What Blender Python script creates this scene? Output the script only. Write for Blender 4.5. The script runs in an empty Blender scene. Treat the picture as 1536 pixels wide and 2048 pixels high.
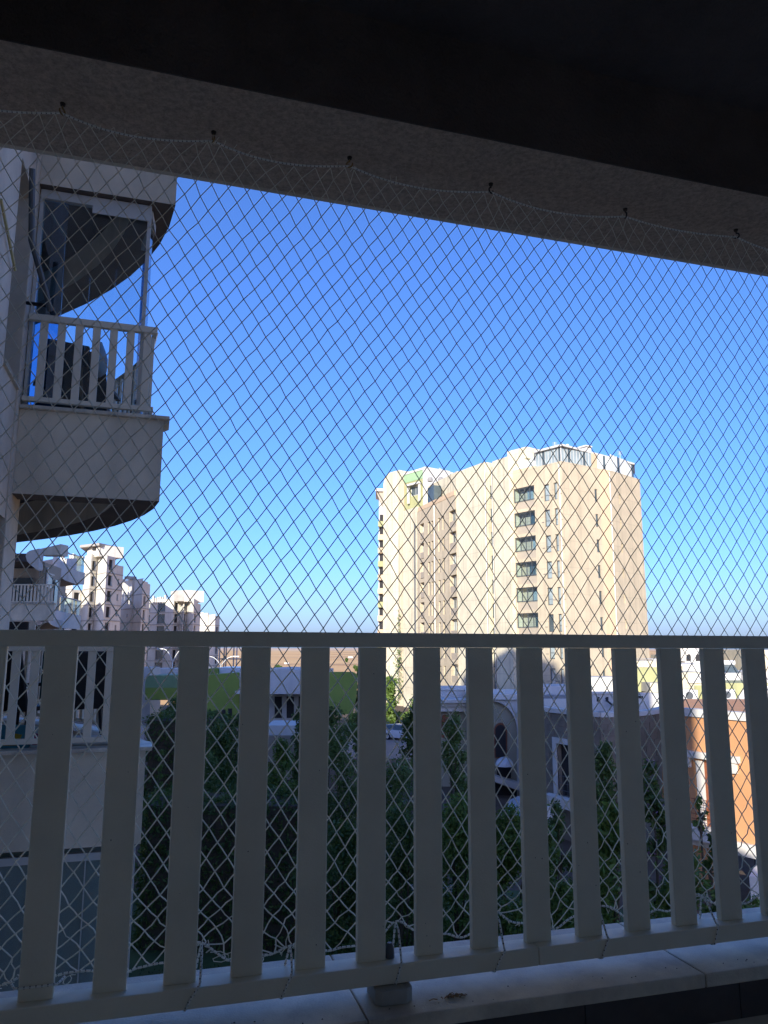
import bpy, bmesh, math, random
import numpy as np
from mathutils import Matrix, Vector
rnd = random.Random(7)
nrs = np.random.RandomState(11)
SC = bpy.context.scene
COL = SC.collection
EYE = 9.0

# ------------------------------------------------------------------ camera
FPX = 1540.0
PITCH = math.atan(271 / 1540); ROLL = math.radians(.176)
_F = np.array([0, math.cos(PITCH), math.sin(PITCH)])
_U0 = np.array([0, -math.sin(PITCH), math.cos(PITCH)]); _R0 = np.array([1., 0, 0])
_R = math.cos(ROLL) * _R0 + math.sin(ROLL) * _U0
_U = -math.sin(ROLL) * _R0 + math.cos(ROLL) * _U0
CAM = np.array([0, 0, EYE])
cd = bpy.data.cameras.new('camera'); cam = bpy.data.objects.new('camera', cd); COL.objects.link(cam)
cd.sensor_fit = 'VERTICAL'; cd.sensor_height = 36; cd.lens = FPX / 2048 * 36
cd.clip_start = .05; cd.clip_end = 20000
cam.matrix_world = Matrix(((_R[0], _U[0], -_F[0], 0), (_R[1], _U[1], -_F[1], 0), (_R[2], _U[2], -_F[2], EYE), (0, 0, 0, 1)))
SC.camera = cam

# ------------------------------------------------------------------ sky and sun
SUN_EL = math.radians(18); AZL = math.radians(12)      # behind the viewer, a little to the left
w = bpy.data.worlds.new('World'); SC.world = w; w.use_nodes = True
nt = w.node_tree; bg = nt.nodes['Background']
sky = nt.nodes.new('ShaderNodeTexSky'); sky.sky_type = 'NISHITA'; sky.sun_disc = False
sky.sun_elevation = SUN_EL; sky.sun_rotation = math.pi + AZL
sky.air_density = 1.0; sky.dust_density = 1.1; sky.ozone_density = 10; sky.altitude = 0
wb = nt.nodes.new('ShaderNodeMix'); wb.data_type = 'RGBA'; wb.blend_type = 'MULTIPLY'; wb.inputs[0].default_value = 1
wb.inputs[7].default_value = (.87, .675, .72, 1)      # the phone's white balance, the same over the whole sky
nt.links.new(sky.outputs[0], wb.inputs[6]); nt.links.new(wb.outputs[2], bg.inputs[0]); bg.inputs[1].default_value = .15
sd = bpy.data.lights.new('sun', 'SUN'); sd.energy = 2.8; sd.angle = math.radians(.5); sd.color = (1, .93, .78)
so = bpy.data.objects.new('sun', sd); COL.objects.link(so)
_sv = Vector((-math.sin(AZL) * math.cos(SUN_EL), -math.cos(AZL) * math.cos(SUN_EL), math.sin(SUN_EL)))
so.rotation_euler = _sv.to_track_quat('Z', 'Y').to_euler(); so.location = (0, -30, 60)
SC.view_settings.view_transform = 'Standard'; SC.view_settings.look = 'None'
SC.view_settings.exposure = 1.36; SC.view_settings.gamma = 1
SC.cycles.max_bounces = 8; SC.cycles.diffuse_bounces = 5; SC.cycles.glossy_bounces = 3
SC.cycles.transparent_max_bounces = 16; SC.cycles.transmission_bounces = 4
SC.cycles.caustics_reflective = False; SC.cycles.caustics_refractive = False

# ------------------------------------------------------------------ helpers
def ray(u, v): return _F + _R * (u - 768) / FPX + _U * (1024 - v) / FPX
def at(u, v, Y):
    r = ray(u, v); p = r * (Y / r[1]); return np.array([p[0], p[1], p[2] + EYE])
def zat(u, v, Y): return at(u, v, Y)[2]
def ground(u, v, z=0.):
    r = ray(u, v); p = r * ((z - EYE) / r[2]); return (p[0], p[1])
YAW = .2893; DA = (math.cos(YAW), math.sin(YAW)); DB = (-DA[1], DA[0]); P0 = (-.7825, 1.8057)
def W(a, b, z):                       # building frame: a along the facade, b outward, z relative to eye level
    return (P0[0] + DA[0] * a + DB[0] * b, P0[1] + DA[1] * a + DB[1] * b, z + EYE)
def A2(a, b): return W(a, b, 0)[:2]

class MB:
    def __init__(s, T=None): s.v = []; s.f = []; s.T = T; s.uv = None
    def add(s, vs, fs):
        n = len(s.v)
        s.v += [tuple(s.T(*p)) if s.T else tuple(p) for p in vs]
        s.f += [tuple(i + n for i in f) for f in fs]; return s
    def box(s, x0, x1, y0, y1, z0, z1):
        return s.add([(x0, y0, z0), (x1, y0, z0), (x1, y1, z0), (x0, y1, z0), (x0, y0, z1), (x1, y0, z1), (x1, y1, z1), (x0, y1, z1)],
                     [(3, 2, 1, 0), (4, 5, 6, 7), (0, 1, 5, 4), (1, 2, 6, 5), (2, 3, 7, 6), (3, 0, 4, 7)])
    def obox(s, p0, p1, t0, t1, z0, z1):
        """box along p0->p1, from t0 to t1 along the outward normal (right of the direction)"""
        dx, dy = p1[0] - p0[0], p1[1] - p0[1]; L = math.hypot(dx, dy); nx, ny = dy / L, -dx / L
        q = [(p0[0] + nx * t0, p0[1] + ny * t0), (p0[0] + nx * t1, p0[1] + ny * t1), (p1[0] + nx * t1, p1[1] + ny * t1), (p1[0] + nx * t0, p1[1] + ny * t0)]
        return s.prism(q, z0, z1)
    def prism(s, pts, z0, z1, top=True, bottom=True):
        n = len(pts)
        vs = [(p[0], p[1], z0) for p in pts] + [(p[0], p[1], z1) for p in pts]
        fs = [(i, (i + 1) % n, n + (i + 1) % n, n + i) for i in range(n)]
        if top: fs.append(tuple(range(n, 2 * n)))
        if bottom: fs.append(tuple(range(n - 1, -1, -1)))
        return s.add(vs, fs)
    def tube(s, pts, r, k=6, cap=True, rs=None):
        pts = [Vector(p) for p in pts]; n = len(pts); base = len(s.v); vs = []
        up = None
        for i, p in enumerate(pts):
            d = (pts[min(i + 1, n - 1)] - pts[max(i - 1, 0)])
            d = d.normalized() if d.length > 1e-9 else Vector((0, 0, 1))
            if up is None:
                up = Vector((0, 0, 1)) if abs(d.z) < .9 else Vector((1, 0, 0))
            x = d.cross(up)
            if x.length < 1e-4: x = d.cross(Vector((1, .3, 0)))
            x.normalize(); y = x.cross(d).normalized(); up = y
            rr = rs[i] if rs else r
            vs += [tuple(p + (x * math.cos(t) + y * math.sin(t)) * rr) for t in [j * 2 * math.pi / k for j in range(k)]]
        fs = []
        for i in range(n - 1):
            for j in range(k):
                a = i * k + j; b = i * k + (j + 1) % k
                fs.append((a, b, b + k, a + k))
        if cap: fs += [tuple(range(k - 1, -1, -1)), tuple(range((n - 1) * k, n * k))]
        return s.add(vs, fs)
    def lathe(s, c, prof, k=16):
        vs = []; 
        for r, z in prof: vs += [(c[0] + r * math.cos(2 * math.pi * j / k), c[1] + r * math.sin(2 * math.pi * j / k), c[2] + z) for j in range(k)]
        fs = [(i * k + j, i * k + (j + 1) % k, (i + 1) * k + (j + 1) % k, (i + 1) * k + j) for i in range(len(prof) - 1) for j in range(k)]
        fs += [tuple(range(k - 1, -1, -1)), tuple(range((len(prof) - 1) * k, len(prof) * k))]
        return s.add(vs, fs)

ORG = {}
def org(o): return ORG.get(o.name, (0, 0, 0)) if o else (0, 0, 0)
def tag(o, label=None, cat=None, group=None, kind=None):
    if label: o['label'] = label
    if cat: o['category'] = cat
    if group: o['group'] = group
    if kind: o['kind'] = kind
    return o
def link(o, parent=None, loc=(0, 0, 0)):
    COL.objects.link(o)
    if parent: o.parent = parent
    po = org(parent); o.location = tuple(loc[i] - po[i] for i in range(3)); ORG[o.name] = tuple(loc); return o
def thing(name, label, cat, loc, group=None):
    return tag(link(bpy.data.objects.new(name, None), None, tuple(float(x) for x in loc)), label, cat, group)
def mk(name, mb, mat, o=(0, 0, 0)):
    me = bpy.data.meshes.new(name)
    me.from_pydata([(p[0] - o[0], p[1] - o[1], p[2] - o[2]) for p in mb.v], [], mb.f)
    if mat: me.materials.append(mat)
    bm = bmesh.new(); bm.from_mesh(me); bmesh.ops.recalc_face_normals(bm, faces=bm.faces); bm.to_mesh(me); bm.free()
    return me
def part(name, mb, mat, parent, label=None, smooth=False, kind=None, bevel=0):
    o0 = org(parent); me = mk(name, mb, mat, o0)
    o = bpy.data.objects.new(name, me); link(o, parent, o0)
    if label: o['label'] = label
    if kind: o['kind'] = kind
    if smooth: sm(me, smooth)
    if bevel: bev(o, bevel)
    return o
def sm(me, ang=True):
    me.polygons.foreach_set('use_smooth', [True] * len(me.polygons))
    if ang is not True:
        me.set_sharp_from_angle(angle=math.radians(ang))
def bev(o, wd, seg=2):
    m = o.modifiers.new('bevel', 'BEVEL'); m.width = wd; m.segments = seg; m.limit_method = 'ANGLE'; m.angle_limit = .6
    return o
def solo(name, mb, mat, label, cat, loc, group=None, smooth=False, kind=None, bevel=0):
    me = mk(name, mb, mat, loc); o = bpy.data.objects.new(name, me); link(o, None, tuple(float(x) for x in loc))
    if smooth: sm(me, smooth)
    if bevel: bev(o, bevel)
    return tag(o, label, cat, group, kind)
def struct(name, mb, mat, smooth=False):
    me = mk(name, mb, mat); o = bpy.data.objects.new(name, me); link(o); o['kind'] = 'structure'
    if smooth: sm(me)
    return o
def inst(name, mesh, loc, rotz, parent, label=None):
    o = bpy.data.objects.new(name, mesh); link(o, parent, tuple(float(x) for x in loc)); o.rotation_euler = (0, 0, rotz)
    if label: o['label'] = label
    return o

# ------------------------------------------------------------------ materials
def mat(name, col, rough=.7, var=.12, scale=3., bump=0., bscale=60., metal=0., spec=.5, col2=None, streak=0., detail=6, joint=0):
    m = bpy.data.materials.new(name); m.use_nodes = True; t = m.node_tree; b = t.nodes['Principled BSDF']
    b.inputs['Roughness'].default_value = rough; b.inputs['Metallic'].default_value = metal
    b.inputs['Specular IOR Level'].default_value = spec
    geo = t.nodes.new('ShaderNodeNewGeometry')
    n = t.nodes.new('ShaderNodeTexNoise'); n.inputs['Scale'].default_value = scale; n.inputs['Detail'].default_value = detail; n.inputs['Roughness'].default_value = .65
    t.links.new(geo.outputs['Position'], n.inputs['Vector'])
    r = t.nodes.new('ShaderNodeValToRGB'); t.links.new(n.outputs['Fac'], r.inputs['Fac'])
    c2 = col2 or tuple(c * (1 - var) for c in col); c1 = col if col2 else tuple(min(1, c * (1 + var * .6)) for c in col)
    r.color_ramp.elements[0].position = .33; r.color_ramp.elements[1].position = .67
    r.color_ramp.elements[0].color = (*c2, 1); r.color_ramp.elements[1].color = (*c1, 1)
    out = r.outputs['Color']
    if streak:
        mp = t.nodes.new('ShaderNodeMapping'); mp.inputs['Scale'].default_value = (1.3, 1.3, .06)
        n2 = t.nodes.new('ShaderNodeTexNoise'); n2.inputs['Scale'].default_value = 1.6; n2.inputs['Detail'].default_value = 5
        t.links.new(geo.outputs['Position'], mp.inputs['Vector']); t.links.new(mp.outputs[0], n2.inputs['Vector'])
        mr = t.nodes.new('ShaderNodeMapRange'); mr.inputs['From Min'].default_value = .48; mr.inputs['From Max'].default_value = .72
        mr.inputs['To Min'].default_value = 1; mr.inputs['To Max'].default_value = 1 - streak
        t.links.new(n2.outputs['Fac'], mr.inputs['Value'])
        mx = t.nodes.new('ShaderNodeMix'); mx.data_type = 'RGBA'; mx.blend_type = 'MULTIPLY'; mx.inputs[0].default_value = 1
        t.links.new(out, mx.inputs[6]); t.links.new(mr.outputs[0], mx.inputs[7]); out = mx.outputs[2]
    if joint:      # floor joints in the render, one per storey
        sp = t.nodes.new('ShaderNodeSeparateXYZ'); t.links.new(geo.outputs['Position'], sp.inputs[0])
        d1 = t.nodes.new('ShaderNodeMath'); d1.operation = 'DIVIDE'; d1.inputs[1].default_value = 2.97; t.links.new(sp.outputs[2], d1.inputs[0])
        d2 = t.nodes.new('ShaderNodeMath'); d2.operation = 'FRACT'; t.links.new(d1.outputs[0], d2.inputs[0])
        d3 = t.nodes.new('ShaderNodeMath'); d3.operation = 'LESS_THAN'; d3.inputs[1].default_value = .035; t.links.new(d2.outputs[0], d3.inputs[0])
        m3 = t.nodes.new('ShaderNodeMapRange'); m3.inputs['To Min'].default_value = 1; m3.inputs['To Max'].default_value = .87; t.links.new(d3.outputs[0], m3.inputs['Value'])
        mx3 = t.nodes.new('ShaderNodeMix'); mx3.data_type = 'RGBA'; mx3.blend_type = 'MULTIPLY'; mx3.inputs[0].default_value = 1
        t.links.new(out, mx3.inputs[6]); t.links.new(m3.outputs[0], mx3.inputs[7]); out = mx3.outputs[2]
    t.links.new(out, b.inputs['Base Color'])
    if bump:
        nb = t.nodes.new('ShaderNodeTexNoise'); nb.inputs['Scale'].default_value = bscale; nb.inputs['Detail'].default_value = 4
        t.links.new(geo.outputs['Position'], nb.inputs['Vector'])
        bp = t.nodes.new('ShaderNodeBump'); bp.inputs['Strength'].default_value = bump; bp.inputs['Distance'].default_value = .01
        t.links.new(nb.outputs['Fac'], bp.inputs['Height']); t.links.new(bp.outputs[0], b.inputs['Normal'])
    return m
def glass(name, tint=(.8, .9, .95), refl=.12, base=(.5, .6, .62), milk=0.):
    m = bpy.data.materials.new(name); m.use_nodes = True; t = m.node_tree; t.nodes.remove(t.nodes['Principled BSDF'])
    out = t.nodes['Material Output']; tr = t.nodes.new('ShaderNodeBsdfTransparent'); tr.inputs[0].default_value = (*tint, 1)
    gl = t.nodes.new('ShaderNodeBsdfGlossy'); gl.inputs['Roughness'].default_value = .03
    lwn = t.nodes.new('ShaderNodeLayerWeight'); lwn.inputs[0].default_value = .5
    fr = t.nodes.new('ShaderNodeMath'); fr.operation = 'POWER'; fr.inputs[1].default_value = 5; t.links.new(lwn.outputs['Facing'], fr.inputs[0])
    ad = t.nodes.new('ShaderNodeMath'); ad.operation = 'ADD'; ad.inputs[1].default_value = refl; ad.use_clamp = True
    t.links.new(fr.outputs[0], ad.inputs[0])
    mx = t.nodes.new('ShaderNodeMixShader'); t.links.new(ad.outputs[0], mx.inputs[0])
    src = tr.outputs[0]
    if milk:
        df = t.nodes.new('ShaderNodeBsdfDiffuse'); df.inputs[0].default_value = (*base, 1)
        m2 = t.nodes.new('ShaderNodeMixShader'); m2.inputs[0].default_value = milk
        t.links.new(src, m2.inputs[1]); t.links.new(df.outputs[0], m2.inputs[2]); src = m2.outputs[0]
    t.links.new(src, mx.inputs[1]); t.links.new(gl.outputs[0], mx.inputs[2]); t.links.new(mx.outputs[0], out.inputs[0])
    return m
def leafmat(name, c1, c2, c3=None):
    m = bpy.data.materials.new(name); m.use_nodes = True; t = m.node_tree; b = t.nodes['Principled BSDF']
    geo = t.nodes.new('ShaderNodeNewGeometry'); r = t.nodes.new('ShaderNodeValToRGB')
    t.links.new(geo.outputs['Random Per Island'], r.inputs['Fac'])
    r.color_ramp.elements[0].color = (*c1, 1); r.color_ramp.elements[1].color = (*c2, 1)
    if c3: e = r.color_ramp.elements.new(.93); e.color = (*c2, 1); r.color_ramp.elements[2].color = (*c3, 1); e2 = r.color_ramp.elements.new(.96); e2.color = (*c3, 1)
    t.links.new(r.outputs[0], b.inputs['Base Color']); b.inputs['Roughness'].default_value = .55
    out = t.nodes['Material Output']; tl = t.nodes.new('ShaderNodeBsdfTranslucent'); t.links.new(r.outputs[0], tl.inputs[0])
    mx = t.nodes.new('ShaderNodeMixShader'); mx.inputs[0].default_value = .28
    t.links.new(b.outputs[0], mx.inputs[1]); t.links.new(tl.outputs[0], mx.inputs[2]); t.links.new(mx.outputs[0], out.inputs[0])
    return m
M = dict(
    stucco=mat('beige stucco', (.81, .70, .56), .9, .16, 2.5, .8, 160, streak=.14),
    stucco_grey=mat('grey stucco', (.85, .76, .61), .9, .14, 1.6, .6, 120, streak=.22),
    soffit=mat('rough soffit plaster', (.56, .44, .34), .95, .34, 70, 1.2, 130),
    ceiling=mat('dark ceiling and shade', (.12, .095, .085), .95, .40, 1.6, 1.0, 90),  # also puts shade into the beam face, wing slabs and far soffit
    inner=mat('inner balcony wall', (.89, .82, .67), .9, .1, 2, .3, 60),
    alu=mat('powder coated aluminium', (.85, .79, .64), .45, .07, 5, .12, 260, spec=.4, streak=.10),
    alu_n=mat('neighbour aluminium', (.83, .75, .61), .5, .05, 6),
    marble=mat('dusty marble', (.84, .76, .62), .5, .3, 5.5, .25, 200, col2=(.44, .39, .33), detail=12),
    tile=mat('brown ceramic tile', (.085, .07, .068), .4, .2, 14, .1, 200),
    floor=mat('grey floor tile', (.76, .70, .58), .45, .15, 8),
    cord=mat('white net cord', (.88, .84, .72), .85, .1, 40),
    hook=mat('rusty hook steel', (.05, .035, .03), .6, .3, 60, metal=.4),
    brass=mat('brass', (.35, .22, .08), .4, .2, 30, metal=.8),
    cream=mat('cream render', (.70, .63, .46), .9, .14, .5, .3, 8, streak=.26, joint=1),
    tan=mat('tan render', (.57, .48, .34), .9, .12, .5, .2, 8, streak=.2, joint=1),
    sand=mat('sand render', (.66, .49, .32), .9, .06, .4, streak=.08),
    taupe=mat('taupe render', (.42, .36, .28), .9, .08, .6),
    lime=mat('olive render', (.40, .40, .20), .9, .1, .6, streak=.12),
    mint=mat('mint green render', (.33, .50, .28), .9, .08, .6),
    whitewall=mat('white render', (.62, .60, .58), .9, .08, .8, streak=.1),
    block=mat('primed white blockwork', (.74, .71, .64), .95, .1, .35, .3, 5, streak=.1, col2=(.64, .60, .53)),
    beam=mat('raw concrete', (.42, .39, .35), .95, .2, .7, .3, 6),
    green=mat('leaf green render', (.24, .31, .06), .8, .1, .8, streak=.1),
    sage=mat('pale green canopy', (.20, .30, .16), .6, .12, .5),
    stone=mat('grey stone cladding', (.23, .20, .16), .9, .25, 1.5, .4, 10),
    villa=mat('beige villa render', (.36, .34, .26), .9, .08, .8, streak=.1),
    orange=mat('orange villa render', (.60, .30, .14), .9, .07, .7, streak=.07),
    trim=mat('white trim', (.66, .64, .60), .8, .08, 1.5),
    roofgrey=mat('roof felt', (.30, .29, .28), .9, .2, 1.5),
    frame=mat('dark window frame', (.08, .09, .10), .5),
    wframe=mat('white window frame', (.62, .62, .60), .5),
    brown=mat('brown door', (.22, .07, .03), .6, .2, 8),
    black=mat('black plastic', (.012, .012, .016), .5),
    dark=mat('dark interior', (.03, .028, .03), .9),
    pane=mat('window pane', (.09, .12, .13), .18, .4, .7, spec=.5),
    panelight=mat('curtained pane', (.34, .40, .40), .12, .25, .9, spec=.8),
    whitepanel=mat('white translucent panel', (.70, .74, .72), .4, .1, 1.2, streak=.15),
    glass=glass('enclosure glass', (.86, .93, .96), .04), bluegl=glass('sky-blue tinted glass', (.42, .66, .88), .12),  # left pane's reflected sky is put into the bluegl tint
    glassgreen=glass('greenish glass', (.62, .80, .78), .10, (.30, .38, .38), .35),
    bark=mat('bark', (.10, .075, .05), .95, .3, 12, .6, 40),
    asphalt=mat('asphalt', (.075, .072, .075), .9, .2, 1.5), paving=mat('rosy paving', (.32, .26, .22), .9, .15, 1.2),
    terrace=mat('grey terrace slab', (.16, .17, .18), .8, .15, 1.2),
    grass=mat('mown lawn', (.05, .09, .03), .95, .4, .8, .6, 30), soil=mat('dry soil', (.11, .075, .05), .95, .3, .8),
    white=mat('white plastic', (.7, .7, .7), .4), carwhite=mat('white car paint', (.62, .66, .72), .25, .03, 2, spec=.7),
    carblue=mat('dark blue car paint', (.06, .10, .16), .25, .03, 2, spec=.7), tyre=mat('tyre', (.02, .02, .02), .8),
    greencloth=mat('dark green canvas', (.005, .06, .055), .8, .2, 20), wood=mat('light wood', (.40, .24, .12), .6, .25, 20),
    yellow=mat('pale yellow plastic', (.50, .43, .20), .6, .1, 20), red=mat('red cloth', (.5, .03, .03), .8),
    steel=mat('galvanised steel', (.62, .63, .62), .4, .1, 5, metal=.3), pipe=mat('grey pipe', (.12, .13, .14), .5),
    leaf=leafmat('green leaves', (.085, .15, .028), (.19, .29, .06)),
    leafdark=leafmat('dark leaves', (.05, .10, .024), (.13, .20, .045)),
    leafpale=leafmat('flowering leaves', (.075, .13, .034), (.16, .24, .06), (.38, .38, .26)),
    leaflit=leafmat('fresh leaves', (.05, .10, .02), (.12, .19, .04)),
    leafplum=leafmat('leaves with mauve blossom', (.07, .12, .03), (.15, .22, .055), (.34, .20, .36)),
)
# stone courses on the villa wall come from geometry below; the field gets stubble bands, and painted distance haze far out
def fieldmat():
    m = bpy.data.materials.new('stubble field'); m.use_nodes = True; t = m.node_tree; b = t.nodes['Principled BSDF']; b.inputs['Roughness'].default_value = 1
    geo = t.nodes.new('ShaderNodeNewGeometry'); mp = t.nodes.new('ShaderNodeMapping'); mp.inputs['Scale'].default_value = (.0022, .007, 0)
    mp.inputs['Rotation'].default_value = (0, 0, .06)
    n = t.nodes.new('ShaderNodeTexNoise'); n.inputs['Scale'].default_value = 1; n.inputs['Detail'].default_value = 7; n.inputs['Roughness'].default_value = .6
    r = t.nodes.new('ShaderNodeValToRGB'); e = r.color_ramp.elements
    e[0].position = .36; e[0].color = (.36, .17, .075, 1); e[1].position = .70; e[1].color = (.86, .56, .24, 1)
    x = e.new(.42); x.color = (.74, .42, .16, 1); x = e.new(.55); x.color = (.80, .48, .19, 1)
    t.links.new(geo.outputs['Position'], mp.inputs[0]); t.links.new(mp.outputs[0], n.inputs['Vector']); t.links.new(n.outputs[0], r.inputs[0]); sp = t.nodes.new('ShaderNodeSeparateXYZ'); t.links.new(geo.outputs['Position'], sp.inputs[0])
    mr = t.nodes.new('ShaderNodeMapRange'); mr.inputs['From Min'].default_value = 2500; mr.inputs['From Max'].default_value = 4500; t.links.new(sp.outputs[1], mr.inputs['Value'])  # far ground turns paler, distance haze put into its colour
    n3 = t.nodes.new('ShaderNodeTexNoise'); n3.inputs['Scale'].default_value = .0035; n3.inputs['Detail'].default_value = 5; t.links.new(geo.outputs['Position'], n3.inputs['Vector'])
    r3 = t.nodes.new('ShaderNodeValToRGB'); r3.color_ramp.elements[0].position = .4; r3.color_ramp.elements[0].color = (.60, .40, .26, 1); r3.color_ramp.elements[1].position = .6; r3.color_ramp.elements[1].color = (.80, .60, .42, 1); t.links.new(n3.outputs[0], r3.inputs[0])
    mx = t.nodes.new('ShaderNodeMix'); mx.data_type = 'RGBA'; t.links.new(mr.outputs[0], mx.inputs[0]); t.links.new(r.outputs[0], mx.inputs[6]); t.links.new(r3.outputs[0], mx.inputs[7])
    t.links.new(mx.outputs[2], b.inputs['Base Color'])
    return m
M['field'] = fieldmat()
M['footgrey'] = mat('grey cast metal foot', (.42, .41, .38), .5, .15, 20)
M['shadesoffit'] = mat('brown soffit shade', (.17, .135, .115), .95, .15, 3, .8, 90)  # brown tone holds the shade under the parapet ring
def ropemat():
    m = bpy.data.materials.new('flecked braided rope'); m.use_nodes = True; t = m.node_tree; b = t.nodes['Principled BSDF']; b.inputs['Roughness'].default_value = .85
    uv = t.nodes.new('ShaderNodeUVMap'); sp = t.nodes.new('ShaderNodeSeparateXYZ'); t.links.new(uv.outputs[0], sp.inputs[0])
    def mth(op, a, bb):
        n = t.nodes.new('ShaderNodeMath'); n.operation = op
        for i, x in enumerate((a, bb)):
            if isinstance(x, (int, float)): n.inputs[i].default_value = x
            else: t.links.new(x, n.inputs[i])
        return n.outputs[0]
    # black flecks, two rows staggered round the rope
    v2 = mth('MULTIPLY', sp.outputs[1], 3.0); row = mth('FLOOR', v2, 0)
    fu = mth('FRACT', mth('ADD', mth('MULTIPLY', sp.outputs[0], 85), mth('MULTIPLY', row, .5)), 0)
    a = mth('LESS_THAN', fu, .2); fv = mth('FRACT', v2, 0); c = mth('LESS_THAN', mth('ABSOLUTE', mth('SUBTRACT', fv, .5), 0), .32)
    f = mth('MULTIPLY', a, c)
    mx = t.nodes.new('ShaderNodeMix'); mx.data_type = 'RGBA'; t.links.new(f, mx.inputs[0]); mx.inputs[6].default_value = (.86, .84, .78, 1); mx.inputs[7].default_value = (.012, .012, .02, 1)
    t.links.new(mx.outputs[2], b.inputs['Base Color']); return m
M['rope'] = ropemat()
# ------------------------------------------------------------------ ground
g = MB(); N = 44
xs = np.linspace(-1, 1, 61); ring = [4, 20, 60, 120, 200, 320, 480, 700, 1000, 1400, 2000, 2800, 3800, 5200, 7000, 9500]
import mathutils.noise as mn
gv = []; K = 72
for j, r in enumerate(ring):
    for k in range(K):
        a = 2 * math.pi * k / K; x, y = r * math.cos(a), r * math.sin(a); amp = max(0, r - 350)
        h = 0 if amp <= 0 else (mn.noise((x * .0016, y * .0022, 3.1)) * min(5, amp * .01) + (mn.noise((x * .0006, y * .0009, 9.)) * amp * .0022) - min(2.5, amp * .0018))
        gv.append((x, y, min(h, 8.2 - EYE + EYE * .95) if r > 350 else 0))
gf = [(j * K + k, j * K + (k + 1) % K, (j + 1) * K + (k + 1) % K, (j + 1) * K + k) for j in range(len(ring) - 1) for k in range(K)] + [tuple(range(K))]
g.add(gv, gf); struct('ground', g, M['field'], smooth=True)
def sheet(name, pts, z, m): s = MB(); s.add([(x, y, z) for x, y in pts], [tuple(range(len(pts)))]); return struct(name, s, m)
sheet('garden_soil', [(-70, -30), (60, -30), (75, 52), (70, 125), (-80, 125)], .006, M['soil'])
sheet('lawn', [(-16, 8), (12, 8), (14, 24), (6, 31), (-20, 31)], .012, M['grass'])
sheet('road', [(-60, 69), (50, 63), (50, 88), (-60, 94)], .016, M['paving'])
sheet('path', [(-6, 31.6), (3, 30.4), (3, 31.6), (-6, 32.8)], .020, M['terrace'])

# ------------------------------------------------------------------ our apartment building
B = MB
b0 = A2(2, -6)
apt = thing('apartment_building', 'beige apartment block with the dark balcony soffit overhead and a wing on the left', 'apartment building', (b0[0], b0[1], 0))
def bb(*a): return MB(W).box(*a)
def shell(mb, a0, a1, b0_, b1, z0, z1): return mb.box(a0, a1, b0_, b1, z0, z1)
part('parapet', bb(-1, 7.6, -.085, .25, -1.64, -.866), M['stucco'], apt)
part('floor_slab', bb(-1, 7.6, -2.9, -.09, -1.3, -.965), M['inner'], apt)
# marble cap slabs, 90 cm each with open joints
cap = MB(); cap.box(0, .9, -.115, .29, -.863, -.8305)
for k in range(-1, 8):
    s = -.153 + .905 * k; c = MB(W); x0 = max(s, -.99); c.box(x0, s + .9025, -.112, .285, -.864, -.8305); part('marble_cap', c, M['marble'], apt, bevel=.004)
for k in range(-2, 15):
    s = .85 + .46 * k
    if s + .46 > -1 and s < 7.4: part('skirting_tile', bb(max(s, -.99) + .0015, s + .4585, -.097, -.086, -.960, -.866), M['tile'], apt)
for r in range(4):
    for k in range(-2, 12):
        s = .62 + .46 * k
        if s > -1.0 and s < 7: part('floor_tile', bb(s + .002, s + .458, -.097 - .46 * (r + 1) + .002, -.097 - .46 * r, -.9645, -.955), M['floor'], apt)
beamp = part('soffit_beam', bb(-1, 7.6, -.148, .27, 1.421, 2.11), M['soffit'], apt)
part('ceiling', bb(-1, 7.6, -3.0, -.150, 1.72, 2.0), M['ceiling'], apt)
part('beam_shade_sheet', bb(-1, 7.6, -.153, -.1485, 1.4215, 1.72), M['ceiling'], apt)  # thin sheet that paints the beam's inner face dark for its shade
part('outer_face', bb(-1, 7.6, .2705, .30, 1.428, 2.11), M['stucco'], apt)
part('back_wall', bb(-1, 7.6, -2.6, -2.42, -1.3, 1.9), M['inner'], apt)
part('floor_edge', bb(7.6, 7.85, -3.1, .3, -1.64, -.83), M['inner'], apt)
# balcony door behind the viewer
part('balcony_door', bb(3.6, 5.4, -2.42, -2.38, -.955, 1.2), M['pane'], apt)
# upper storeys and the tall core
up = MB(W); up.box(-3.9, 4.7, -5.2, .25, 2.12, 14.6); up.box(-15, -4, -15, -3, -9, 29.6); up.box(-13.2, -5.6, -14, -3.5, 29.61, 31.4); part('upper_storeys', up, M['stucco'], apt)
lw = MB(W); lw.box(-3.9, 4.7, -5.2, -3.11, -9, 2.0); lw.box(-.9, 7.6, -3.0, .2, -9, -1.65); part('lower_storeys', lw, M['stucco'], apt)
# wing wall on the left: panel, window recess, pilaster
wg = MB(W); wg.box(-4, -1, -3.1, 4.455, -9, 9.6); part('wing_wall', wg, M['stucco'], apt)
for z0 in (-6.7, -3.73, -.76, 2.21, 5.18):
    part('recess_wall', bb(-4, -1.012, 4.456, 5.148, z0 - 1.14, z0), M['stucco'], apt)
    part('window_sill', bb(-1.3, -.985, 4.46, 5.146, z0 + .001, z0 + .035), M['marble'], apt)
    wf = part('window', bb(-1.36, -1.30, 4.457, 5.147, z0 + .036, z0 + 1.829), M['frame'], apt)
    part('pane', bb(-1.30, -1.294, 4.50, 5.10, z0 + .09, z0 + 1.78), M['pane'], wf)
part('pilaster', bb(-1.6, -.995, 5.149, 5.72, -9, 9.6), M['stucco'], apt, bevel=.01)
mass = MB(W); mass.box(-34, -7.6, 5.0, 33, -9, 14.5); mass.box(-34, -4.0, -3, 4.99, -9, 14.5); part('wing_block', mass, M['stucco'], apt)
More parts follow.
